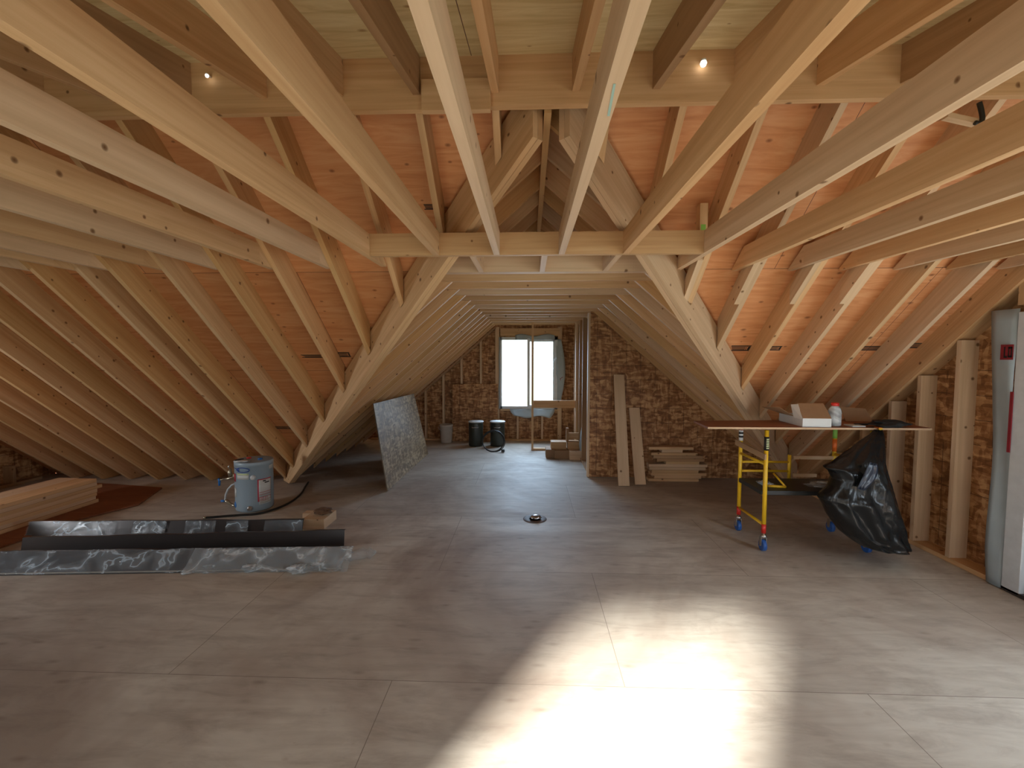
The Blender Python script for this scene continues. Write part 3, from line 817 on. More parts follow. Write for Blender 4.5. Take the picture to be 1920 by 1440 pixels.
rd.build('red_mark', REDS, fr)
g = []
xa_, xb_ = onY(956, 770, YEND).x, onY(1040, 770, YEND).x
zt_, zb_ = onY(990, 767, YEND).z, onY(990, 781, YEND).z
for i in range(7):
    t = i / 6; row = []
    for j in range(13):
        s_ = j / 12; ins = .10 * t * t
        row.append((xa_ + ins + (xb_ - xa_ - 2 * ins) * s_, YEND + .02 - .10 * t + .008 * math.sin(s_ * 17), zt_ + (zb_ - zt_) * t * (1 - .15 * math.cos(s_ * 9))))
    g.append(row)
sheet('window_wrap', g, WRAPS, 'grey wrap flap hanging under the far window sill', 'window wrap', 'loose wrap round the far window')
g = []
xa_, xb_ = onY(966, 630, YEND).x, onY(1040, 630, YEND).x; z0_, z1_ = onY(990, 637, YEND).z, onY(990, 626, YEND).z
for i in range(5):
    t = i / 4; g.append([(xa_ + (xb_ - xa_) * j / 12, YEND + .02 + .006 * math.sin(j * 1.7 + t * 3), z0_ + (z1_ - z0_) * t * (.8 + .2 * math.sin(j * .8))) for j in range(13)])
sheet('window_wrap', g, WRAPS, 'crumpled pale wrap along the head of the far window', 'window wrap', 'loose wrap round the far window')
x_ = onY(938, 700, YEND).x
g = [[(x_ - .03 + .03 * j / 2 + .004 * math.sin(i), YEND + .02 + .004 * math.sin(i * 1.3), WZ0 + (WZ1 - WZ0) * i / 16) for j in range(3)] for i in range(17)]
sheet('window_wrap', g, WRAPS, 'narrow wrap edge along the water-heater-side jamb of the far window', 'window wrap', 'loose wrap round the far window')

# ================================================================== WING OBJECTS
# OSB sheet leaning on the wing slope
BR, BL = onZ(803, 851, .002), onZ(727, 921, .002)
TL_, TR_ = onY(696, 757, BL.y + .0), onY(773, 738, BR.y)
TL_.x += .03; TR_.x += .03
def quadpanel(name, c, t, mat, label, cat):
    """c: BL BR TR TL world corners; solid thickness t"""
    c = [Vector(p) for p in c]; n = (c[1] - c[0]).cross(c[3] - c[0]).normalized()
    w = (c[1] - c[0]).length; h = (c[3] - c[0]).length
    m = MB(); uvs = {0: (0, 0), 1: (w, 0), 2: (w, h), 3: (0, h)}
    A = c; B = [p - n * t for p in c]
    m.face(A, [uvs[i] for i in range(4)]); m.face(B[::-1], [uvs[i] for i in (3, 2, 1, 0)])
    for i in range(4):
        j = (i + 1) % 4; m.face((A[i], B[i], B[j], A[j]), [uvs[i]] * 4)
    o = recentre(m.build(name, mat)); return tag(o, label, cat)
nn = (BR - BL).cross(TL_ - BL).normalized()
quadpanel('osb_sheet', (BL, BR, TR_, TL_), .012 if nn.x > 0 else -.012, OSBG, 'weathered OSB sheet leaning on edge against the low wing roof', 'sheet')
DBG['osb'] = (BL, BR, TR_, TL_)
# brown plywood standing at the far gable
p0, p1 = onY(848, 720, 8.97), onY(935, 720, 8.97)
m = MB(); m.prism([(p0.x, 8.93, .003), (p1.x - .02, 8.93, .003), (p1.x - .02, 9.02, p0.z), (p0.x, 9.02, p0.z)], (0, .012, 0), lambda p: (p.x, p.z))
tag(recentre(m.build('osb_sheet', OSBW)), 'dark brown panel standing against the far gable studs', 'panel')
# bucket
pb = onZ(835, 832)
bk = empty('bucket', (pb.x, pb.y + .12, 0)); tag(bk, 'pale plastic bucket standing by the far gable', 'bucket')
m = MB(); m.lathe([(.105, .002), (.112, .02), (.130, .33), (.136, .335), (.136, .36), (.130, .365), (.130, .375), (.122, .375), (.105, .03), (.02, .03)], seg=32); m.build('body', BUCK, bk)
m = MB(); m.tube([Vector((.137 * math.cos(a_), .137 * math.sin(a_) * .25 - .13, .34 - .10 * math.sin(a_))) for a_ in [math.pi * k / 12 for k in range(13)]], .003, 8); m.build('handle', STEEL, bk)
# two dark bins with pale tops
def bin_(px0, px1, pyb, pyt, label):
    a_, b_ = onZ(px0, pyb), onZ(px1, pyb); r = (b_.x - a_.x) / 2; cx = (a_.x + b_.x) / 2; cy = a_.y + r
    zt_ = onY((px0 + px1) / 2, pyt, cy).z
    e = empty('metal_can', (cx, cy, 0)); tag(e, label, 'can', 'dark cans by the far window')
    m = MB(); n = 4; m.lathe([(r * .93, .002), (r, .03), (r * .98, zt_ * .55), (r, zt_ - .03), (r * .96, zt_ - .012)], seg=24); m.build('body', CANM, e)
    m = MB(); m.lathe([(r * 1.02, zt_ - .012), (r * 1.06, zt_ - .004), (r * 1.02, zt_ + .006), (r * .3, zt_ + .012)], seg=24); m.build('lid', WHT, e)
    m = MB(); m.tube([(-.06, -r * 1.0, zt_ - .09), (-.055, -r * 1.12, zt_ - .1), (.055, -r * 1.12, zt_ - .1), (.06, -r * 1.0, zt_ - .09)], .006, 8); m.build('handle', STEEL, e)
    return e
bin_(877, 905, 838, 790, 'dark cylindrical can with a pale lid, nearer the bucket')
b2 = bin_(918, 946, 838, 790, 'dark cylindrical can with a pale lid, behind the cable coil')
# coil of cable leaning on the second can
cc = onZ(925, 849); pts = []
for k in range(150):
    t = k / 149; a_ = t * 2 * math.pi * 3.4; rr = .185 + .012 * math.sin(t * 17)
    lean = math.sin(a_ + 1.57); z = .20 + rr * math.sin(a_)
    pts.append((cc.x + rr * 1.05 * math.cos(a_) + .004 * math.sin(t * 31), cc.y + .02 + z * .12 + .018 * (t * 3.4 % 1) + .01 * t, max(z, .011)))
m = MB(); m.tube(pts, .0075, 8)
cr_ = tag(recentre(m.build('cable_coil', BLACKP)), 'coil of black cable leaning on the can by the far window', 'cable')
q_ = onZ(943, 848) - Vector(cr_.location)
m = MB(); m.box((q_.x - .03, q_.y - .02, .002), (q_.x + .03, q_.y + .02, .05)); m.bevel(.008); m.build('plug', BLACKP, cr_)
# offcuts beside the framed partition: (px0, py0, px1, py1, depth y, material, label)
def pixbox(name, px0, py0, px1, py1, y, d, mat, label, cat, group=None, al=0):
    a_, b_ = onY(px0, py1, y), onY(px1, py0, y)
    return bx(name, label, cat, (a_.x, y, max(a_.z, .002)), (b_.x, y + d, b_.z), mat, al, group)
pixbox('wood_offcut', 1023.5, 843, 1040, 862, 7.50, .30, CARD, 'short brown offcut on the floor at the end of the offcut pile', 'offcut', 'offcuts by the partition')
pixbox('wood_offcut', 1040, 845, 1068, 863, 7.44, .32, CARD, 'brown offcut on the floor in the middle of the offcut pile', 'offcut', 'offcuts by the partition')
pixbox('wood_offcut', 1068, 847, 1092, 867, 7.36, .2, LUMP, 'pale offcut on the floor beside the plastic wrap', 'offcut', 'offcuts by the partition')
pixbox('wood_offcut', 1033, 829, 1062, 842.5, 7.55, .2, LUM, 'offcut lying on the pile, in front of the framed partition', 'offcut', 'offcuts by the partition')
pixbox('wood_offcut', 1064.5, 829, 1097, 842.5, 7.55, .2, LUM, 'offcut lying on the pile, touching the plastic wrap', 'offcut', 'offcuts by the partition')
pixbox('wood_offcut', 1061.6, 803, 1066.2, 829, 7.62, .09, LUMR, 'thin upright offcut rising from the offcut pile', 'offcut', 'offcuts by the partition', 2)
pixbox('wood_offcut', 1066.4, 812, 1094, 823, 7.66, .04, LUM, 'offcut leaning level at the top of the offcut pile', 'offcut', 'offcuts by the partition')
# crumpled plastic leaning beside the partition edge
def blob(name, c, rx, ry, rz_, mat, label, cat, seed=0, amp=.25, sub=4, taper=0., parent=None, fr=5., group=None):
    bm = bmesh.new(); bmesh.ops.create_icosphere(bm, subdivisions=sub, radius=1)
    for v in bm.verts:
        p = v.co.copy(); n1 = noise.noise(p * fr * .4 + Vector((seed, 0, 0))); n2 = abs(noise.noise(p * fr + Vector((0, seed, 3))))
        s_ = 1 + amp * n1 + amp * .6 * n2; tp = 1 - taper * (p.z * .5 + .5)
        v.co = Vector((p.x * rx * s_ * tp, p.y * ry * s_ * tp, p.z * rz_ * (1 + .25 * amp * n1)))
    for f in bm.faces: f.smooth = True
    zmin = min(v.co.z for v in bm.verts)
    for v in bm.verts: v.co.z -= zmin
    me = bpy.data.meshes.new(name); bm.to_mesh(me); bm.free()
    o = link(name, me, mat, parent); o.location = c
    if parent is None: tag(o, label, cat, group)
    return o
pc = onZ(1097, 864)
blob('plastic_wrap', (pc.x - .02, pc.y + .14, .003), .085, .12, .32, WRAPS, 'bunched pale plastic wrap at the edge of the OSB partition', 'plastic wrap', 3, .3, 4, .75)

# leaning boards and cut board stack at the partition
def lean(px0, px1, pyb, ppx0, ppx1, pyt, label):
    a_, b_ = onZ(px0, pyb), onZ(px1, pyb); yt = YP - .045
    c_, d_ = onY(ppx0, pyt, yt), onY(ppx1, pyt, yt)
    P = (a_ + b_) / 2; Q = (c_ + d_) / 2; P.z = .006
    return board('leaning_board', label, 'board', P, Q, (b_ - a_).length, .036, LUMP, (0, -1, .3), 'boards leaning on the partition')
lean(1159.5, 1180, 912, 1151, 1169, 703, 'taller of the two boards leaning on the OSB partition')
lean(1190.5, 1210.5, 909.5, 1180, 1197.5, 765, 'shorter of the two boards leaning on the OSB partition')
st = [(225, 1370, 220, 290), (560, 1095, 320, 385), (290, 1480, 400, 465), (340, 1610, 485, 555), (440, 1655, 560, 630), (670, 1525, 645, 710),
      (230, 1740, 715, 780), (240, 1690, 785, 860), (310, 1510, 865, 930), (290, 1720, 935, 1000), (380, 1590, 1005, 1070), (230, 1525, 1080, 1140)]
ys_ = onZ(1270, 903.5).y; n_ = len(st)
extra = ['topmost and thin', 'second from the top and shortest', 'third from the top', 'fourth from the top, brownish', 'fifth from the top, brownish', 'sixth from the top',
         'seventh from the top and longest', 'eighth from the top', 'fourth from the bottom', 'third from the bottom, sticking out', 'second from the bottom', 'lowest, on the floor']
for i, (x0, x1, y0, y1) in enumerate(st):
    k = n_ - 1 - i; z0 = .003 + k * .0402
    a_, b_ = onY(1200 + x0 / 13.714, 870, ys_).x, onY(1200 + x1 / 13.714, 870, ys_).x
    dy = random.uniform(0, .012)
    bx('cut_board', f'cut board in the stack by the OSB partition, {extra[i]}', 'board', (a_, ys_ + dy, z0), (b_, ys_ + .13 + dy * .5, z0 + .038), LUMR if i in (3, 4) else LUMP if i in (1, 6, 7) else LUM, 0, 'cut boards stacked by the partition')

# floor drain
fc = onZ(1003, 973)
dr = empty('floor_hole', (fc.x, fc.y, 0)); tag(dr, 'round hole in the middle of the floor with crumpled foil in it', 'floor hole')
m = MB(); m.lathe([(.125, .0015), (.122, .004), (.080, .003), (.060, .0015)], seg=40); m.build('worn_ring', simple('worn_ring', (.13, .085, .065), .6), dr)
o = blob('foil', (0.01, 0, .002), .062, .058, .022, STEEL, '', '', 5, .35, 3, .3, dr, 7)

# ================================================================== WATER HEATER
hb = onZ(478, 962); rT = .192; hc = Vector((hb.x * 1.037, hb.y + rT * .93, 0)); hh = .57
ht = empty('water_heater', (hc.x, hc.y, 0)); tag(ht, 'small grey electric water heater tank standing on the floor near the eave', 'water heater')
ht.rotation_euler = (0, R(.6), 0)
m = MB(); m.lathe([(rT - .02, .002), (rT - .004, .012), (rT, .03), (rT, .50), (rT + .003, .502), (rT + .003, .51)], seg=64); m.build('tank', TANK, ht)
m = MB(); m.lathe([(rT + .004, .505), (rT + .004, .548), (rT - .002, .557), (rT - .03, .553), (.03, .556)], seg=64); m.build('lid', TANK, ht)
def patch(a0, a1, z0, z1, mat, nm, r=rT + .002, parent=None):
    """label on the tank wall, angles in degrees (270 = towards the camera)"""
    n_ = 10; g = [[(r * math.cos(R(a0 + (a1 - a0) * j / n_)), r * math.sin(R(a0 + (a1 - a0) * j / n_)), z) for j in range(n_ + 1)] for z in (z0, z1)]
    return sheet(nm, g, mat, parent=parent or ht, thick=.0012)
# view direction from the tank to the camera
vd = math.degrees(math.atan2(-hc.y, -hc.x)) % 360      # facing angle
patch(vd + 8, vd + 55, .115, .365, LABR, 'warning_label'); 
wl = patch(vd + 12, vd + 54, .165, .355, LABW, 'warning_label_text_area', rT + .0035)
patch(vd + 12, vd + 54, .08, .16, LABW, 'lower_label')
for k, (z, w0, w1) in enumerate(((.335, 24, 34), (.315, 30, 46), (.215, 13, 53), (.190, 13, 53), (.13, 14, 50), (.115, 14, 46), (.10, 14, 52))):
    patch(vd + w0, vd + w1, z, z + (.012 if k < 2 else .004), INK if k < 2 else LABR if k < 4 else CARD, 'label_line', rT + .005)
patch(vd - 58, vd - 16, .375, .425, LABW, 'energy_label'); patch(vd - 58, vd - 16, .425, .44, LABY, 'energy_label_stripe')
patch(vd - 82, vd - 66, .34, .43, LABR, 'red_tag'); patch(vd - 80, vd - 64, .17, .27, LABW, 'side_label')
patch(vd + 48, vd + 70, .46, .52, TANK if 0 else LABW, 'rating_plate')
# oval brand badge: ring outline with a pale centre
m = MB(); pts = []
for k in range(33):
    t = 2 * math.pi * k / 32; an = R(vd - 36 + 22 * math.cos(t)); pts.append(((rT + .003) * math.cos(an), (rT + .003) * math.sin(an), .480 + .024 * math.sin(t)))
m.tube(pts, .005, 6, False); m.build('oval_badge', LABB, ht)
patch(vd - 56, vd - 47, .465, .495, LABB, 'badge_mark', rT + .003); patch(vd - 72, vd - 56, .486, .494, LABB, 'badge_tail', rT + .003)
def knob(an, z, r, d, mat, nm, par=None):
    c0 = Vector(((rT - .003) * math.cos(R(an)), (rT - .003) * math.sin(R(an)), z)); dd = Vector((math.cos(R(an)), math.sin(R(an)), 0))
    m = MB(); m.tube([c0, c0 + dd * d * .6, c0 + dd * d * .62, c0 + dd * d], [r, r, r * .65, r * .6], 14); return m.build(nm, mat, par or ht)
knob(vd - 14, .055, .028, .045, STEEL, 'drain_port'); knob(vd - 4, .395, .028, .03, HOSEW, 'element_cap'); knob(vd - 78, .075, .035, .008, BLUEH, 'blue_cap')
# things on the lid: red and blue caps, crumpled tape
m = MB(); m.lathe([(.025, .556), (.025, .566), (.008, .568)], (-.09, .05, 0), 16); m.build('hot_cap', REDP, ht)
m = MB(); m.lathe([(.025, .556), (.025, .566), (.008, .568)], (.06, .02, 0), 16); m.build('cold_cap', BLUEH, ht)
o = blob('tape_scrap', (-.08, -.10, .553), .07, .05, .007, WHT, '', '', 8, .5, 3, 0, ht, 6)
o = blob('tape_scrap', (-.13, -.06, .553), .04, .05, .008, INK, '', '', 9, .5, 3, 0, ht, 6)
# valve fitting on the side, hose loop and lower valve
sa = R(vd - 85); sd = Vector((math.cos(sa), math.sin(sa), 0)); b0 = sd * rT
def rel(px, py): return onY(px, py, hc.y - .02) - Vector(ht.location)
m = MB(); m.tube([b0 + Vector((0, 0, .40)), rel(440, 893), rel(428, 898), rel(418, 899)], [.016, .018, .013, .010], 12); m.tube([rel(431, 878), rel(430, 886), rel(432, 893)], [.010, .022, .024], 12); m.build('relief_valve', BRASS, ht)
m = MB(); m.tube([rel(429, 873), rel(427, 876), rel(430, 881)], .006, 8); m.build('valve_lever', STEEL, ht)
m = MB(); m.tube([rel(409, 898), rel(411, 901), rel(411, 911)], [.012, .014, .011], 10); m.build('valve_handle', BLUEH, ht)
m = MB(); m.tube([rel(418, 899), rel(411, 901)], .009, 10); m.build('valve_spout', BRASS, ht)
m = MB(); hp = [rel(442, 906), rel(434, 910), rel(427, 918), rel(423, 928), rel(422, 937), rel(424, 942)]; m.tube(hp, .010, 10); m.build('supply_hose', HOSEW, ht)
m = MB(); m.tube([rel(423, 938), rel(426, 941), rel(433, 946), rel(441, 949), b0 + Vector((0, 0, .075))], [.017, .020, .013, .015, .014], 12); m.build('lower_valve', BRASS, ht)
m = MB(); m.tube([rel(422, 940), rel(415, 940)], [.012, .014], 10); m.build('valve_knob', BLUEH, ht)
# black hose on the floor round the heater
hp = [(385, 973), (400, 972), (425, 970), (450, 968), (478, 966), (505, 960), (530, 951), (550, 940), (565, 927), (572, 915), (578, 906)]
P3 = [onZ(*p) for p in hp]
def catmull(P, n=6):
    out = []
    for i in range(len(P) - 1):
        p0, p1, p2, p3 = P[max(i - 1, 0)], P[i], P[i + 1], P[min(i + 2, len(P) - 1)]
        for k in range(n):
            t = k / n; out.append(.5 * ((2 * p1) + (p2 - p0) * t + (2 * p0 - 5 * p1 + 4 * p2 - p3) * t * t + (3 * p1 - p0 - 3 * p2 + p3) * t ** 3))
    out.append(P[-1]); return out
P3 = [p + Vector((0, 0, .014)) for p in catmull(P3)]
m = MB(); m.tube(P3, .012, 10); hz = tag(recentre(m.build('black_hose', BLACKP)), 'black hose curving over the floor past the water heater', 'hose')
m = MB(); e0 = P3[0] - Vector(hz.location); m.tube([e0 + Vector((-.02, 0, 0)), e0 + Vector((.01, 0, 0))], .0135, 10); m.build('hose_end', BRASS, hz)

# wooden block with debris
k0, k1 = onZ(567, 992), onZ(611, 990)
bw = bx('wood_block', 'short block of lumber by the dark trim with bark crumbs on top', 'block', (k0.x, k0.y, .002), (k1.x, k0.y + .28, .10), LUMP, 0)
bb = blob('bark_debris', (0, 0, 0), .075, .06, .03, SAW, 'clump of brown bark and sawdust on the wooden block', 'debris', 2, .7, 4, 0, None, 6); bb['kind'] = 'thing'
bb.location = (k1.x - .08, k0.y + .15, .101)
k2 = onZ(556, 978)
bx('wood_block', 'smaller block lying behind the block with bark crumbs', 'block', (k2.x + .01, k0.y + .30, .002), (k1.x - .1, k0.y + .40, .05), LUMP, 0)

# ================================================================== DARK METAL TRIM LENGTHS
def trim(name, pts, w, h, label, leanb):
    """L-shaped length: face of height h leaning back, with a foot flange; pts = floor line left and right"""
    A, B = Vector(pts[0]), Vector(pts[1]); d = (B - A).normalized(); n = Vector((-d.y, d.x, 0));
    if n.y < 0: n = -n
    root = empty(name, ((A.x + B.x) / 2, (A.y + B.y) / 2, 0)); tag(root, label, 'metal trim', 'dark metal trim lengths')
    L = Vector(root.location)
    m = MB(); NS = 24
    top = n * leanb + Vector((0, 0, h)); tn = Vector((0, 0, 1)).cross(d)
    rows = [Vector((0, 0, .004)), top * .5 + Vector((0, 0, .002)), top, top + n * .025 + Vector((0, 0, -.004))]
    g = [[A + (B - A) * (k / NS) + r - L + Vector((0, 0, .004 * math.sin(k * .9))) * (1 if r.z > .02 else 0) for k in range(NS + 1)] for r in rows]
    sheet('face', g, DARKB, parent=root, thick=.003, smooth=False)
    g = [[A + (B - A) * (k / NS) + r - L for k in range(NS + 1)] for r in (Vector((0, 0, .003)), -n * w + Vector((0, 0, .003)))]
    sheet('foot_flange', g, DARKB, parent=root, thick=.003, smooth=False)
    g = [[A + (B - A) * (k / NS) + r - L for k in range(NS + 1)] for r in (Vector((0, 0, .005)) - n * .002, Vector((0, 0, .013)) - n * .003)]
    sheet('pale_edge', g, EDGEC, parent=root, thick=.002, smooth=False)
    return root, A, B, n, top
def crumple(root, A, B, n, top, spans, mat, amp=.03, seed=0, lift=.012, name='plastic_film', down=0.):
    L = Vector(root.location)
    for q, (t0, t1, v0, v1) in enumerate(spans):
        g = []; NU = max(8, int((t1 - t0) * 90)); NV = 10
        for i in range(NV + 1):
            v = v0 + (v1 - v0) * i / NV; row = []
            for k in range(NU + 1):
                t = t0 + (t1 - t0) * k / NU; p = A + (B - A) * t + top * v
                w_ = noise.noise(Vector((t * 22 + seed, v * 2.5, q))) + .5 * noise.noise(Vector((t * 60, v * 6, seed)))
                p = p - n * (lift + amp * abs(w_)) + Vector((0, 0, amp * .3 * w_ + down * 0)); p.z = max(p.z, .006)
                row.append(p - L)
            g.append(row)
        sheet(name, g, mat, parent=root, thick=.0008)
r1 = trim('metal_trim', (onZ(48, 1008), onZ(566, 1003)), .03, .135, 'dark metal trim length wrapped in film, nearest the eave', .05)
crumple(*r1, [(0, .32, .0, 1.05), (.38, .50, 0, 1.02), (.57, .68, 0, 1.0), (.72, .80, 0, 1.0), (.86, 1.0, 0, 1.0)], FILM, .02, 1)
r2 = trim('metal_trim', (onZ(38, 1043), onZ(645, 1027)), .10, .150, 'bare dark metal trim length in the middle of the three', .03)
r3 = trim('metal_trim', (onZ(-40, 1078), onZ(640, 1068)), .02, .12, 'film-wrapped dark metal trim length nearest the camera', .15)
crumple(*r3, [(0, 1.0, -.02, 1.08)], FILM, .022, 5)
crumple(*r3, [(.56, 1.02, -.05, 1.1)], FILMH, .05, 9, .02)
# loose twisted end of the film
e_ = onZ(645, 1050); f_ = onZ(698, 1046)
pts = [Vector((e_.x - .15, e_.y - .02, .06)), Vector((e_.x - .05, e_.y, .07)), Vector((e_.x + .03, e_.y, .05)), Vector((f_.x - .06, f_.y, .045)), Vector((f_.x, f_.y, .05))]
m = MB(); m.tube(catmull(pts, 5), [.05 + .016 * math.sin(k * 1.9) for k in range(21)], 12)
for v in m.bm.verts: v.co += Vector([noise.noise(v.co * 16 + Vector((i * 5, 0, 0))) * .028 for i in range(3)]); v.co.z = max(v.co.z * .75, .005)
o = m.build('twisted_film_end', FILMH, r3[0]); o.location = -Vector(r3[0].location)
for k, (px, py, s_) in enumerate(((560, 1075, .07), (600, 1066, .06), (470, 1070, .05), (395, 1068, .04))):
    p = onZ(px, py)
    o = blob('bunched_film', (0, 0, 0), s_ * 1.3, s_ * .6, s_ * .45, FILMH, '', '', 20 + k, .8, 4, .2, r3[0], 7); o.location = p - Vector(r3[0].location) + Vector((0, 0, .004))

# ================================================================== LUMBER STACK AND SHEET (dark eave side)
q1 = onZ(186, 944); xs_ = q1.x; yl = q1.y
sh = [(-6.4, 3.3), (-4.62, 3.3)]
c1, c2, c3 = onZ(304, 917), onZ(260, 948), onZ(146, 977)
m = MB(); poly = [(-6.3, 3.6, .004), (c3.x, c3.y - .9, .004), (c3.x, c3.y, .004), (c2.x, c2.y, .004), (c1.x, c1.y, .004), (-6.3, 5.75, .004)]
m.prism(poly, (0, 0, .018), lambda p: (p.x, p.y + .5))
tag(recentre(m.build('plywood_sheet', PLYB)), 'dark reddish plywood sheet lying on the floor under the lumber stack', 'sheet')
zz = .0235
for k in range(7):
    y1 = yl + random.uniform(-.03, .03) + (.0 if k < 4 else .02); x1 = xs_ + random.uniform(-.012, .008)
    wd = .235
    bx('lumber_plank', f'long plank in the lumber stack, front row, {ORD[k]} layer up from the plywood', 'plank', (x1 - wd, 2.0, zz + k * .0395), (x1, y1, zz + k * .0395 + .038), (LUM, LUMP)[k % 2], 1, 'planks in the lumber stack')
    bx('lumber_plank', f'long plank in the lumber stack, rear row, {ORD[k]} layer up from the plywood', 'plank', (x1 - 2 * wd - .01, 2.0, zz + k * .0395), (x1 - wd - .004, y1 + .02, zz + k * .0395 + .038), (LUMP, LUM)[k % 2], 1, 'planks in the lumber stack')

# ================================================================== SCAFFOLD
fl, rl = onZ(1425, 1034), onZ(1386, 995)
fr_, rr_ = onZ(1634, 1046), onZ(1566, 998)
SX0, SX1 = (fl.x + rl.x) / 2 + .01, (fr_.x + rr_.x) / 2
SY0, SY1 = fl.y + .01, rl.y
DBG['scaf'] = (SX0, SX1, SY0, SY1)
sc = empty('scaffold', (SX0, SY0, 0)); tag(sc, 'small yellow rolling scaffold with blue casters carrying the work board', 'scaffold')
L = Vector(sc.location)
ZB = onY(1435, 805, SY0 - .03).z
def leg(x, y, far):
    p = Vector((x, y, 0)) - L
    m = MB(); m.tube([p + Vector((0, 0, .17)), p + Vector((0, 0, ZB - .012))], .0175, 16); l = m.build('leg', YEL, sc)
    m = MB(); m.tube([p + Vector((0, 0, .165)), p + Vector((0, 0, .245))], .019, 16); m.build('red_band', REDP, l)
    if x < SX0 + .1:
        m = MB(); m.tube([p + Vector((0, 0, .90)), p + Vector((0, 0, 1.02))], .0195, 16); m.build('black_sleeve_label' if not far else 'striped_sleeve_label', INK if not far else WHT, l)
        if not far:
            m = MB()
            for k in range(6): m.box((p.x - .010, p.y - .0205, .915 + k * .016), (p.x + .012, p.y - .0185, .924 + k * .016))
            m.build('sleeve_lettering', LABY, l)
        else:
            m = MB(); m.tube([p + Vector((0, 0, .93)), p + Vector((0, 0, .95))], .0205, 16); m.tube([p + Vector((0, 0, .965)), p + Vector((0, 0, .985))], .0205, 16); m.build('sleeve_stripe', INK, l)
            m = MB(); m.tube([p + Vector((0, 0, 1.0)), p + Vector((0, 0, ZB - .03))], .0195, 16); m.build('red_sleeve', ORG_, l)
    else:
        m = MB(); m.tube([p + Vector((0, 0, .80)), p + Vector((0, 0, .92))], .0195, 16); m.build('orange_sleeve', ORG_, l)
        m = MB(); m.tube([p + Vector((0, 0, .93)), p + Vector((0, 0, 1.05))], .0195, 16); m.build('green_sleeve', GREENT, l)
    # caster
    c_ = empty('caster', p); c_.parent = sc; c_.location = p
    m = MB(); m.lathe([(.022, .125), (.026, .13), (.026, .145), (.014, .15), (.014, .175)], seg=16); m.box((-.024, -.012, .055), (-.020, .028, .128)); m.box((.020, -.012, .055), (.024, .028, .128)); m.build('fork', STEEL, c_)
    m = MB(); m.tube([(-.016, .008, .052), (-.014, .008, .052), (.014, .008, .052), (.016, .008, .052)], [.044, .050, .050, .044], 28); m.build('wheel', BLUEW, c_)
    m = MB(); m.tube([(-.026, .008, .052), (.026, .008, .052)], .009, 12); m.build('axle', STEEL, c_)
for x, y, f_ in ((SX0, SY0, False), (SX0, SY1, True), (SX1, SY0, False), (SX1, SY1, True)): leg(x, y, f_)
def bar(a, b, r=.0125, mat=YEL, nm='rung', par=None):
    m = MB(); m.tube([Vector(a) - L, Vector(b) - L], r, 12); return m.build(nm, mat, par or sc)
for x in (SX0, SX1):
    for z in (.235, .50, .775): bar((x, SY0, z), (x, SY1, z))
# guard rail section at the rear
zr1, zr2 = onY(1440, 866, SY1).z, onY(1440, 883, SY1).z
xg = onY(1480, 870, SY1).x
bar((SX0, SY1, zr1), (xg, SY1, zr1), .012, nm='guard_rail'); bar((SX0, SY1, zr2), (xg, SY1, zr2), .012, nm='guard_rail')
bar((xg, SY1, onY(1480, 897, SY1).z), (xg, SY1, onY(1480, 853, SY1).z), .016, nm='guard_post')
for pya, pxa, pxb, t in ((858, 1487, 1575, 'upper'), (891, 1487, 1530, 'lower')):
    a_, b_ = onY(pxa, pya, SY1), onY(pxb, pya, SY1)
    m = MB(); m.off = (pya, 3); m.box(tuple(a_ + Vector((0, -.012, -.014)) - L), tuple(b_ + Vector((0, .012, .014)) - L)); m.build('wooden_rail', LUMP, sc)
# platform
m = MB(); m.box((-.02, .02, .495), (SX1 - SX0 + .02, SY1 - SY0 - .02, .535)); m.bevel(.006); m.build('platform', simple('black_deck', (.022, .025, .026), .45), sc)
# brown strip tied across the end frame
m = MB(); m.off = (4, 4); m.beam(Vector((SX0 - .03, SY0 - .05, .850)) - L, Vector((SX0 - .03, SY1 + .04, .875)) - L, .012, .05); m.build('brown_strip', LUMR, sc)
# yellow bracket and plastic lying on the platform
m = MB(); s_ = Vector((SX0 + .10, SY0 + .14, .545)); m.tube([s_, s_ + Vector((.14, -.03, .0))], .012, 10); m.tube([s_ + Vector((.14, -.03, 0)), s_ + Vector((.10, .10, .09))], .009, 10)
tag(recentre(m.build('yellow_bracket', YEL)), 'loose yellow bracket lying on the black scaffold platform', 'bracket')
pf = blob('plastic_scrap', (SX0 + .62, SY0 + .14, .537), .14, .07, .025, FILMH, 'crumpled clear plastic on the scaffold platform near the bag', 'plastic scrap', 31, .8, 4, 0, None, 8)
pf2 = blob('plastic_scrap', (SX0 + .10, SY0 + .20, .537), .05, .05, .018, FILMH, 'small clear plastic scrap on the scaffold platform by the bracket', 'plastic scrap', 32, .8, 3, 0, None, 8)
# work board
fx0 = onY(1327, 803, SY0 - .03); xr_ = XW - .07
bxk = onZ(1301, 790, ZB + .012)
m = MB(); m.prism([(fx0.x, SY0 - .03, ZB), (xr_, SY0 - .03, ZB), (xr_, SY1 + .05, ZB), (bxk.x, min(bxk.y, SY1 + .05), ZB)], (0, 0, .018), lambda p: (p.x, p.y))
wb = tag(recentre(m.build('work_board', PLYB)), 'long thin brown panel laid across the scaffold as a work top', 'board')
m = MB(); m.box(tuple(Vector((fx0.x, SY0 - .0315, ZB + .001)) - Vector(wb.location)), tuple(Vector((xr_, SY0 - .0302, ZB + .017)) - Vector(wb.location))); m.build('pale_front_edge', LUMP, wb)
ZT = ZB + .0185
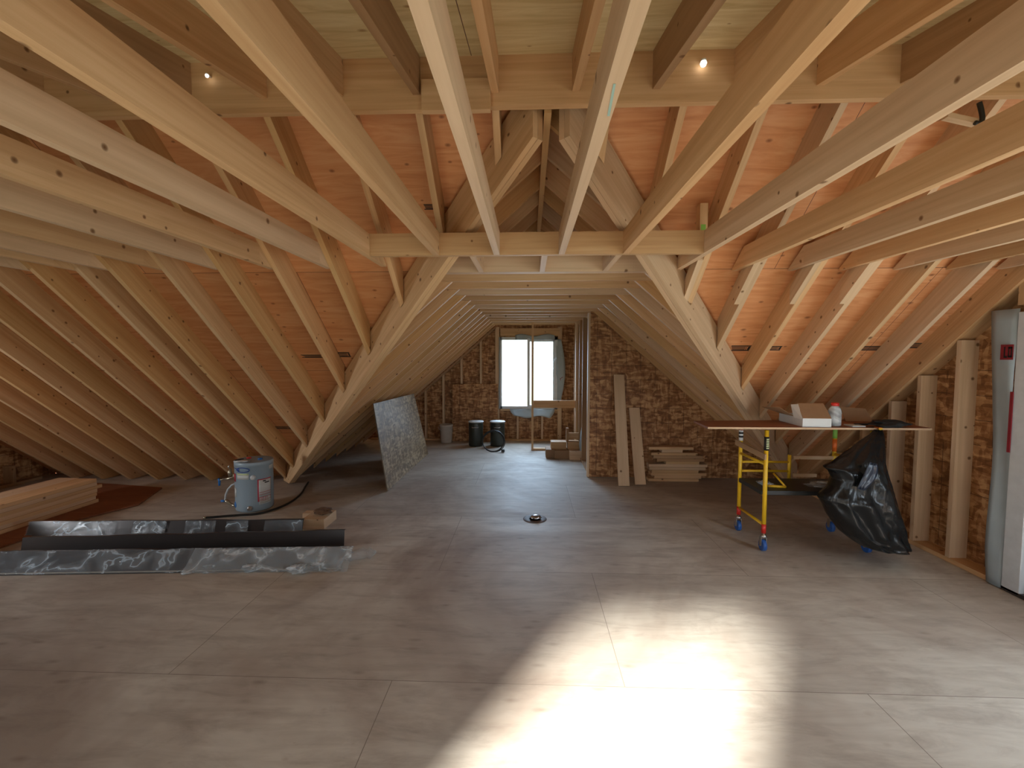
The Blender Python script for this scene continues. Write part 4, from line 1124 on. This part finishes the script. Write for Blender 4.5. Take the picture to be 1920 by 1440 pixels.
# open carton
cA, cB = onZ(1506, 801, ZT), onZ(1557, 801, ZT); cC = onZ(1471, 789, ZT)
cw = (cB - cA).length; cdp = min((cC - cA).length, .40)
cb = empty('open_carton', (cA.x, cA.y + .01, ZT), R(-3)); tag(cb, 'open white carton with brown flaps on the work board', 'carton')
ch = .075; t_ = .003
m = MB()
for lo, hi in (((0, 0, 0), (cw, t_, ch)), ((0, cdp - t_, 0), (cw, cdp, ch)), ((0, t_, 0), (t_, cdp - t_, ch)), ((cw - t_, t_, 0), (cw, cdp - t_, ch)), ((0, 0, 0), (cw, cdp, t_))): m.box(lo, hi)
m.build('box_body', WHT, cb)
def quad3(a, b, c, d, mat, nm, par): return sheet(nm, [[a, b], [d, c]], mat, parent=par, thick=.003, smooth=False)
quad3((.002, .0, ch), (cw, .0, ch), (cw + .02, .16, ch + .115), (.03, .16, ch + .115), CARD, 'lid_flap', cb)
quad3((0, -.002, ch - .01), (.03, .14, ch + .11), (.0, .20, ch + .10), (-.012, .12, ch - .01), WHT, 'end_flap', cb)
quad3((0, .14, ch), (0, cdp, ch), (-.16, cdp, ch + .055), (-.10, .2, ch + .075), CARD, 'side_flap', cb)
# loose white tray beside it
# jar with red cap
j0 = onZ(1573, 800, ZT); jr = .050
jr_e = empty('plastic_jar', (j0.x, j0.y + jr + .01, ZT)); tag(jr_e, 'clear plastic jar with a red cap beside the white carton', 'jar')
m = MB(); m.lathe([(jr * .9, .001), (jr, .008), (jr, .13), (jr * .85, .155), (jr * .55, .17), (jr * .55, .178)], seg=28); m.build('jar_body', film('jar_plastic', (.6, .64, .66), .55, .1), jr_e)
m = MB(); m.lathe([(jr * .93, .004), (jr * .93, .085), (.01, .09)], seg=28); m.build('contents', LABW, jr_e)
m = MB(); m.lathe([(jr * .62, .176), (jr * .62, .200), (jr * .5, .204)], seg=28); m.build('cap', REDP, jr_e)
# cardboard leaning behind the jar
ka = onZ(1584, 797, ZT)
m = MB(); yk = SY1 - .10
a_, b_ = onY(1586, 790, yk), onY(1637, 790, yk)
m.prism([(a_.x, yk, ZT + .001), (b_.x, yk, ZT + .001), (b_.x - .03, yk + .06, ZT + .115), (a_.x - .01, yk + .07, ZT + .13)], (0, .004, 0), lambda p: (p.x, p.z))
tag(recentre(m.build('cardboard_flap', CARD)), 'brown cardboard piece leaning behind the jar on the work board', 'cardboard')
# papers, small tool, dark glove, clamp
pp = onZ(1612, 801, ZT)
bx('paper_pad', 'small pale pad lying on the work board between jar and bag', 'pad', (pp.x - .06, pp.y, ZT + .001), (pp.x + .05, pp.y + .11, ZT + .012), LABW)
kn = empty('utility_knife', (pp.x + .09, pp.y + .09, ZT + .012)); tag(kn, 'small grey utility knife on the work board past the pad', 'knife')
m = MB(); m.beam((-.07, 0, 0), (.05, .01, 0), .022, .016); m.bevel(.004); m.build('handle', BLACKP, kn)
m = MB(); m.beam((-.10, -.003, 0), (-.07, 0, 0), .014, .002); m.build('blade', STEEL, kn)
gp = onZ(1688, 806, ZT)
blob('black_glove', (min(gp.x, XW - .25), gp.y + .12, ZT), .13, .09, .035, simple('black_fabric', (.012, .012, .011), .8), 'dark glove heap on the end of the work board by the wall', 'glove', 41, .7, 4, .2, None, 5)
# ------------------------------------------------------------------ black bag hung from the board
SB = 4.3636
rowsB = [  # py, left px, right px (photograph)
    (806, 1640, 1654), (815, 1630, 1657), (828, 1612, 1658), (842, 1596, 1658), (855, 1580, 1658), (868, 1562, 1658), (876, 1545, 1659), (884, 1556, 1660),
    (895, 1562, 1662), (910, 1556, 1666), (925, 1540, 1671), (935, 1538, 1674), (948, 1547, 1679), (965, 1554, 1684), (982, 1566, 1688), (998, 1579, 1691), (1010, 1594, 1694), (1019, 1607, 1696), (1025, 1624, 1698), (1028, 1640, 1699)]
yB = SY0 - .21; NC = 72; NR = 90
bm = bmesh.new(); rings = []
def lerp_rows(t):
    f = t * (len(rowsB) - 1); i = min(int(f), len(rowsB) - 2); u = f - i; u = u * u * (3 - 2 * u) * .3 + u * .7
    return [rowsB[i][k] + (rowsB[i + 1][k] - rowsB[i][k]) * u for k in range(3)]
for r in range(NR + 1):
    t = r / NR; py, lx, rx = lerp_rows(t); yc = yB - .02 * math.sin(math.pi * t) + (SY0 - .055 - yB) * max(0, 1 - t * 4)
    a_, b_ = onY(lx, py, yc), onY(rx, py, yc); cx = (a_.x + b_.x) / 2; hw = (b_.x - a_.x) / 2; z = max(a_.z, .012)
    dep = .012 + .15 * math.sin(math.pi * min(1, t * .62 + .02)) ** 1.3
    if t > .9: dep *= 1 - .55 * ((t - .9) / .1) ** 2
    ring = []
    for k in range(NC):
        an = 2 * math.pi * k / NC; c_, s_ = math.cos(an), math.sin(an)
        ex = math.copysign(abs(c_) ** .9, c_); ey = math.copysign(abs(s_) ** .85, s_)
        fold = .5 * math.sin(an * 7 + 2.2 * math.sin(t * 4)) + .5 * math.sin(an * 13 - 3 * t) ; fold *= (1 - .45 * t)
        wr_ = noise.noise(Vector((c_ * 2.2, s_ * 2.2, t * 7))) + .6 * abs(noise.noise(Vector((c_ * 4, s_ * 4, t * 16))))
        amp = .10 * fold + .20 * wr_
        # bottom keeps full, crease diagonals radiate from the hanging point
        p = Vector((cx + ex * hw * (1 + .0 * amp), yc + ey * dep * (1 + amp * 1.4), z + .006 * wr_))
        ring.append(bm.verts.new(p))
    rings.append(ring)
for a_, b_ in zip(rings, rings[1:]):
    for k in range(NC):
        f = bm.faces.new((a_[k], a_[(k + 1) % NC], b_[(k + 1) % NC], b_[k])); f.smooth = True
bm.faces.new(rings[0]); bm.faces.new(rings[-1][::-1])
bmesh.ops.recalc_face_normals(bm, faces=bm.faces)
me = bpy.data.meshes.new('trash_bag'); bm.to_mesh(me); bm.free()
bag = recentre(link('trash_bag', me, BAGM)); tag(bag, 'big black trash bag hanging from the corner of the work board', 'trash bag')
Lb = Vector(bag.location)
# bluish grey film patch on the front of the bag
g = []
for i in range(9):
    t = i / 8; row = []
    for j in range(7):
        s_ = j / 6; px = 1612 + 24 * t + (14 + 10 * math.sin(3.1 * t)) * s_ - 5; py = 916 - 50 * t + 4 * s_
        p = onY(px, py, yB - .175 + .02 * noise.noise(Vector((t * 7, s_ * 5, 2)))); row.append(p - Lb)
    g.append(row)
sheet('bluish_film_patch', g, simple('blue_grey_film', (.022, .030, .050), .3, bump=.4, ns=30), parent=bag, thick=.001)
# yellow clamp
cl = empty('spring_clamp', (onY(1650, 808, SY0 - .05).x, SY0 - .045, ZB)); tag(cl, 'yellow spring clamp pinching the black bag to the board edge', 'clamp')
m = MB(); m.hexa([(-.016, -.012, .020), (.016, -.012, .020), (.016, -.004, .020), (-.016, -.004, .020)], [(-.004, -.016, -.055), (.006, -.016, -.055), (.006, -.008, -.055), (-.004, -.008, -.055)]); m.build('jaw', YEL, cl)
m = MB(); m.box((-.014, -.01, .018), (.014, .04, .024)); m.build('grip', ORG_, cl)

# ================================================================== SMALL ROOF ITEMS
HOLE_GLOW, nb, pbm = newmat('bright_spot'); pbm.inputs['Emission Color'].default_value = (1, .93, .82, 1); pbm.inputs['Emission Strength'].default_value = 5  # added emitters stand in for daylight through holes in the roof
for px, py, lab, r_ in ((1319, 119, 'small bright stand-in for a daylight hole high on the ridge board above the scaffold side', .016), (388, 142, 'tiny bright stand-in for a daylight hole between the joists above the water heater side', .009)):
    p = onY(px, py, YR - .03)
    e = empty('roof_hole_glow', p); tag(e, lab, 'roof hole glow', 'glowing stand-ins for roof holes')
    m = MB(); m.lathe([(.002, -r_), (r_ * .7, -r_ * .75), (r_, 0), (r_ * .8, r_ * .6)], seg=20); m.build('glow_body', HOLE_GLOW, e)  # emissive body drawn for the daylight spot; no lamp there
    m = MB(); m.lathe([(r_ * .8, r_ * .6), (r_ * .8, r_ * 1.2), (r_ * .3, r_ * 1.25)], seg=16); m.tube([(0, 0, r_), (0, .03, r_)], .004, 8); m.build('glow_mount', WHT, e)
# black strap and bar hanging by the far joists
p = onY(1838, 205, 1.9); q = onY(1842, 232, 1.9)
m = MB(); m.tube(catmull([onY(1836, 192, 1.95), onY(1840, 208, 1.95), onY(1842, 222, 1.95), onY(1838, 231, 1.95), onY(1828, 230, 1.95)], 5), .009, 8)
tag(recentre(m.build('black_strap', BLACKP)), 'short black strap hooked under the joists near the gable wall', 'strap')

board('pale_bar', 'short pale bar beside the black strap under the joists', 'bar', onY(1772, 218, 1.97), onY(1830, 231, 1.97), .03, .02, LUMP)
gp_ = onY(1316, 418, 2.98)
gbk = bx('painted_block', 'small block with a green paint mark above the scaffold end of the header', 'block', (gp_.x - .02, 2.96, H + .142), (gp_.x + .03, 3.03, gp_.z + .12), LUM, 2)
m = MB(); m.box((-.018, -.037, .02), (.012, -.0355, .07)); m.build('green_mark', GREENT, gbk)

# printed grade stamps on the roof sheathing (thin ink on the sheet faces)
def stamp(px, py, w, h, kind):
    c_ = onMain(px, py, DV - .0015); ex = Vector((1, 0, 0)); ey = Vector((0, -1, MS)).normalized(); nrm = ex.cross(ey)
    root = None; m = MB()
    def rect(x0, y0, x1, y1):
        a = [c_ + ex * x + ey * y for x, y in ((x0, y0), (x1, y0), (x1, y1), (x0, y1))]; m.face(a)
    t = h * .17
    rect(-w / 2, h / 2 - t, w / 2, h / 2); rect(-w / 2, -h / 2, w / 2, -h / 2 + t)
    for k in range(1, 4): rect(-w / 2 + .04 * k * w, h / 2 - t * .8 - k * h * .22, w / 2 - .25 * w, h / 2 - k * h * .22)
    rect(w / 2 - .22 * w, -h / 2, w / 2 - .19 * w, h / 2); rect(w / 2 - .14 * w, -h * .3, w / 2 - .02 * w, h * .3)
    o = m.build('grade_stamp', INK)
    return o
SC_L = [o for o in COL.objects if o.name.startswith('ceiling') and not o.name.startswith('ceiling_joist')]
for px, py, w, h, par in ((590, 668, .26, .045, 0), (645, 665, .12, .07, 0), (468, 802, .20, .06, 0), (530, 802, .22, .06, 0), (190, 668, .24, .08, 0), (270, 671, .20, .06, 0),
                          (1388, 653, .18, .075, 1), (1450, 653, .14, .06, 1), (1637, 653, .24, .06, 1), (1715, 648, .22, .07, 1), (1792, 456, .26, .10, 1), (806, 388, .08, .04, 0)):
    o = stamp(px, py, w, h, 0); o.parent = SC_L[par]

# chalk mark belongs to its joist
cj = [o for o in COL.objects if o.name.startswith('ceiling_joist') and 'blue chalk' in o.get('label', '')][0]
co = bl.build('chalk_mark', CH, cj); co.location = -Vector(cj.location)
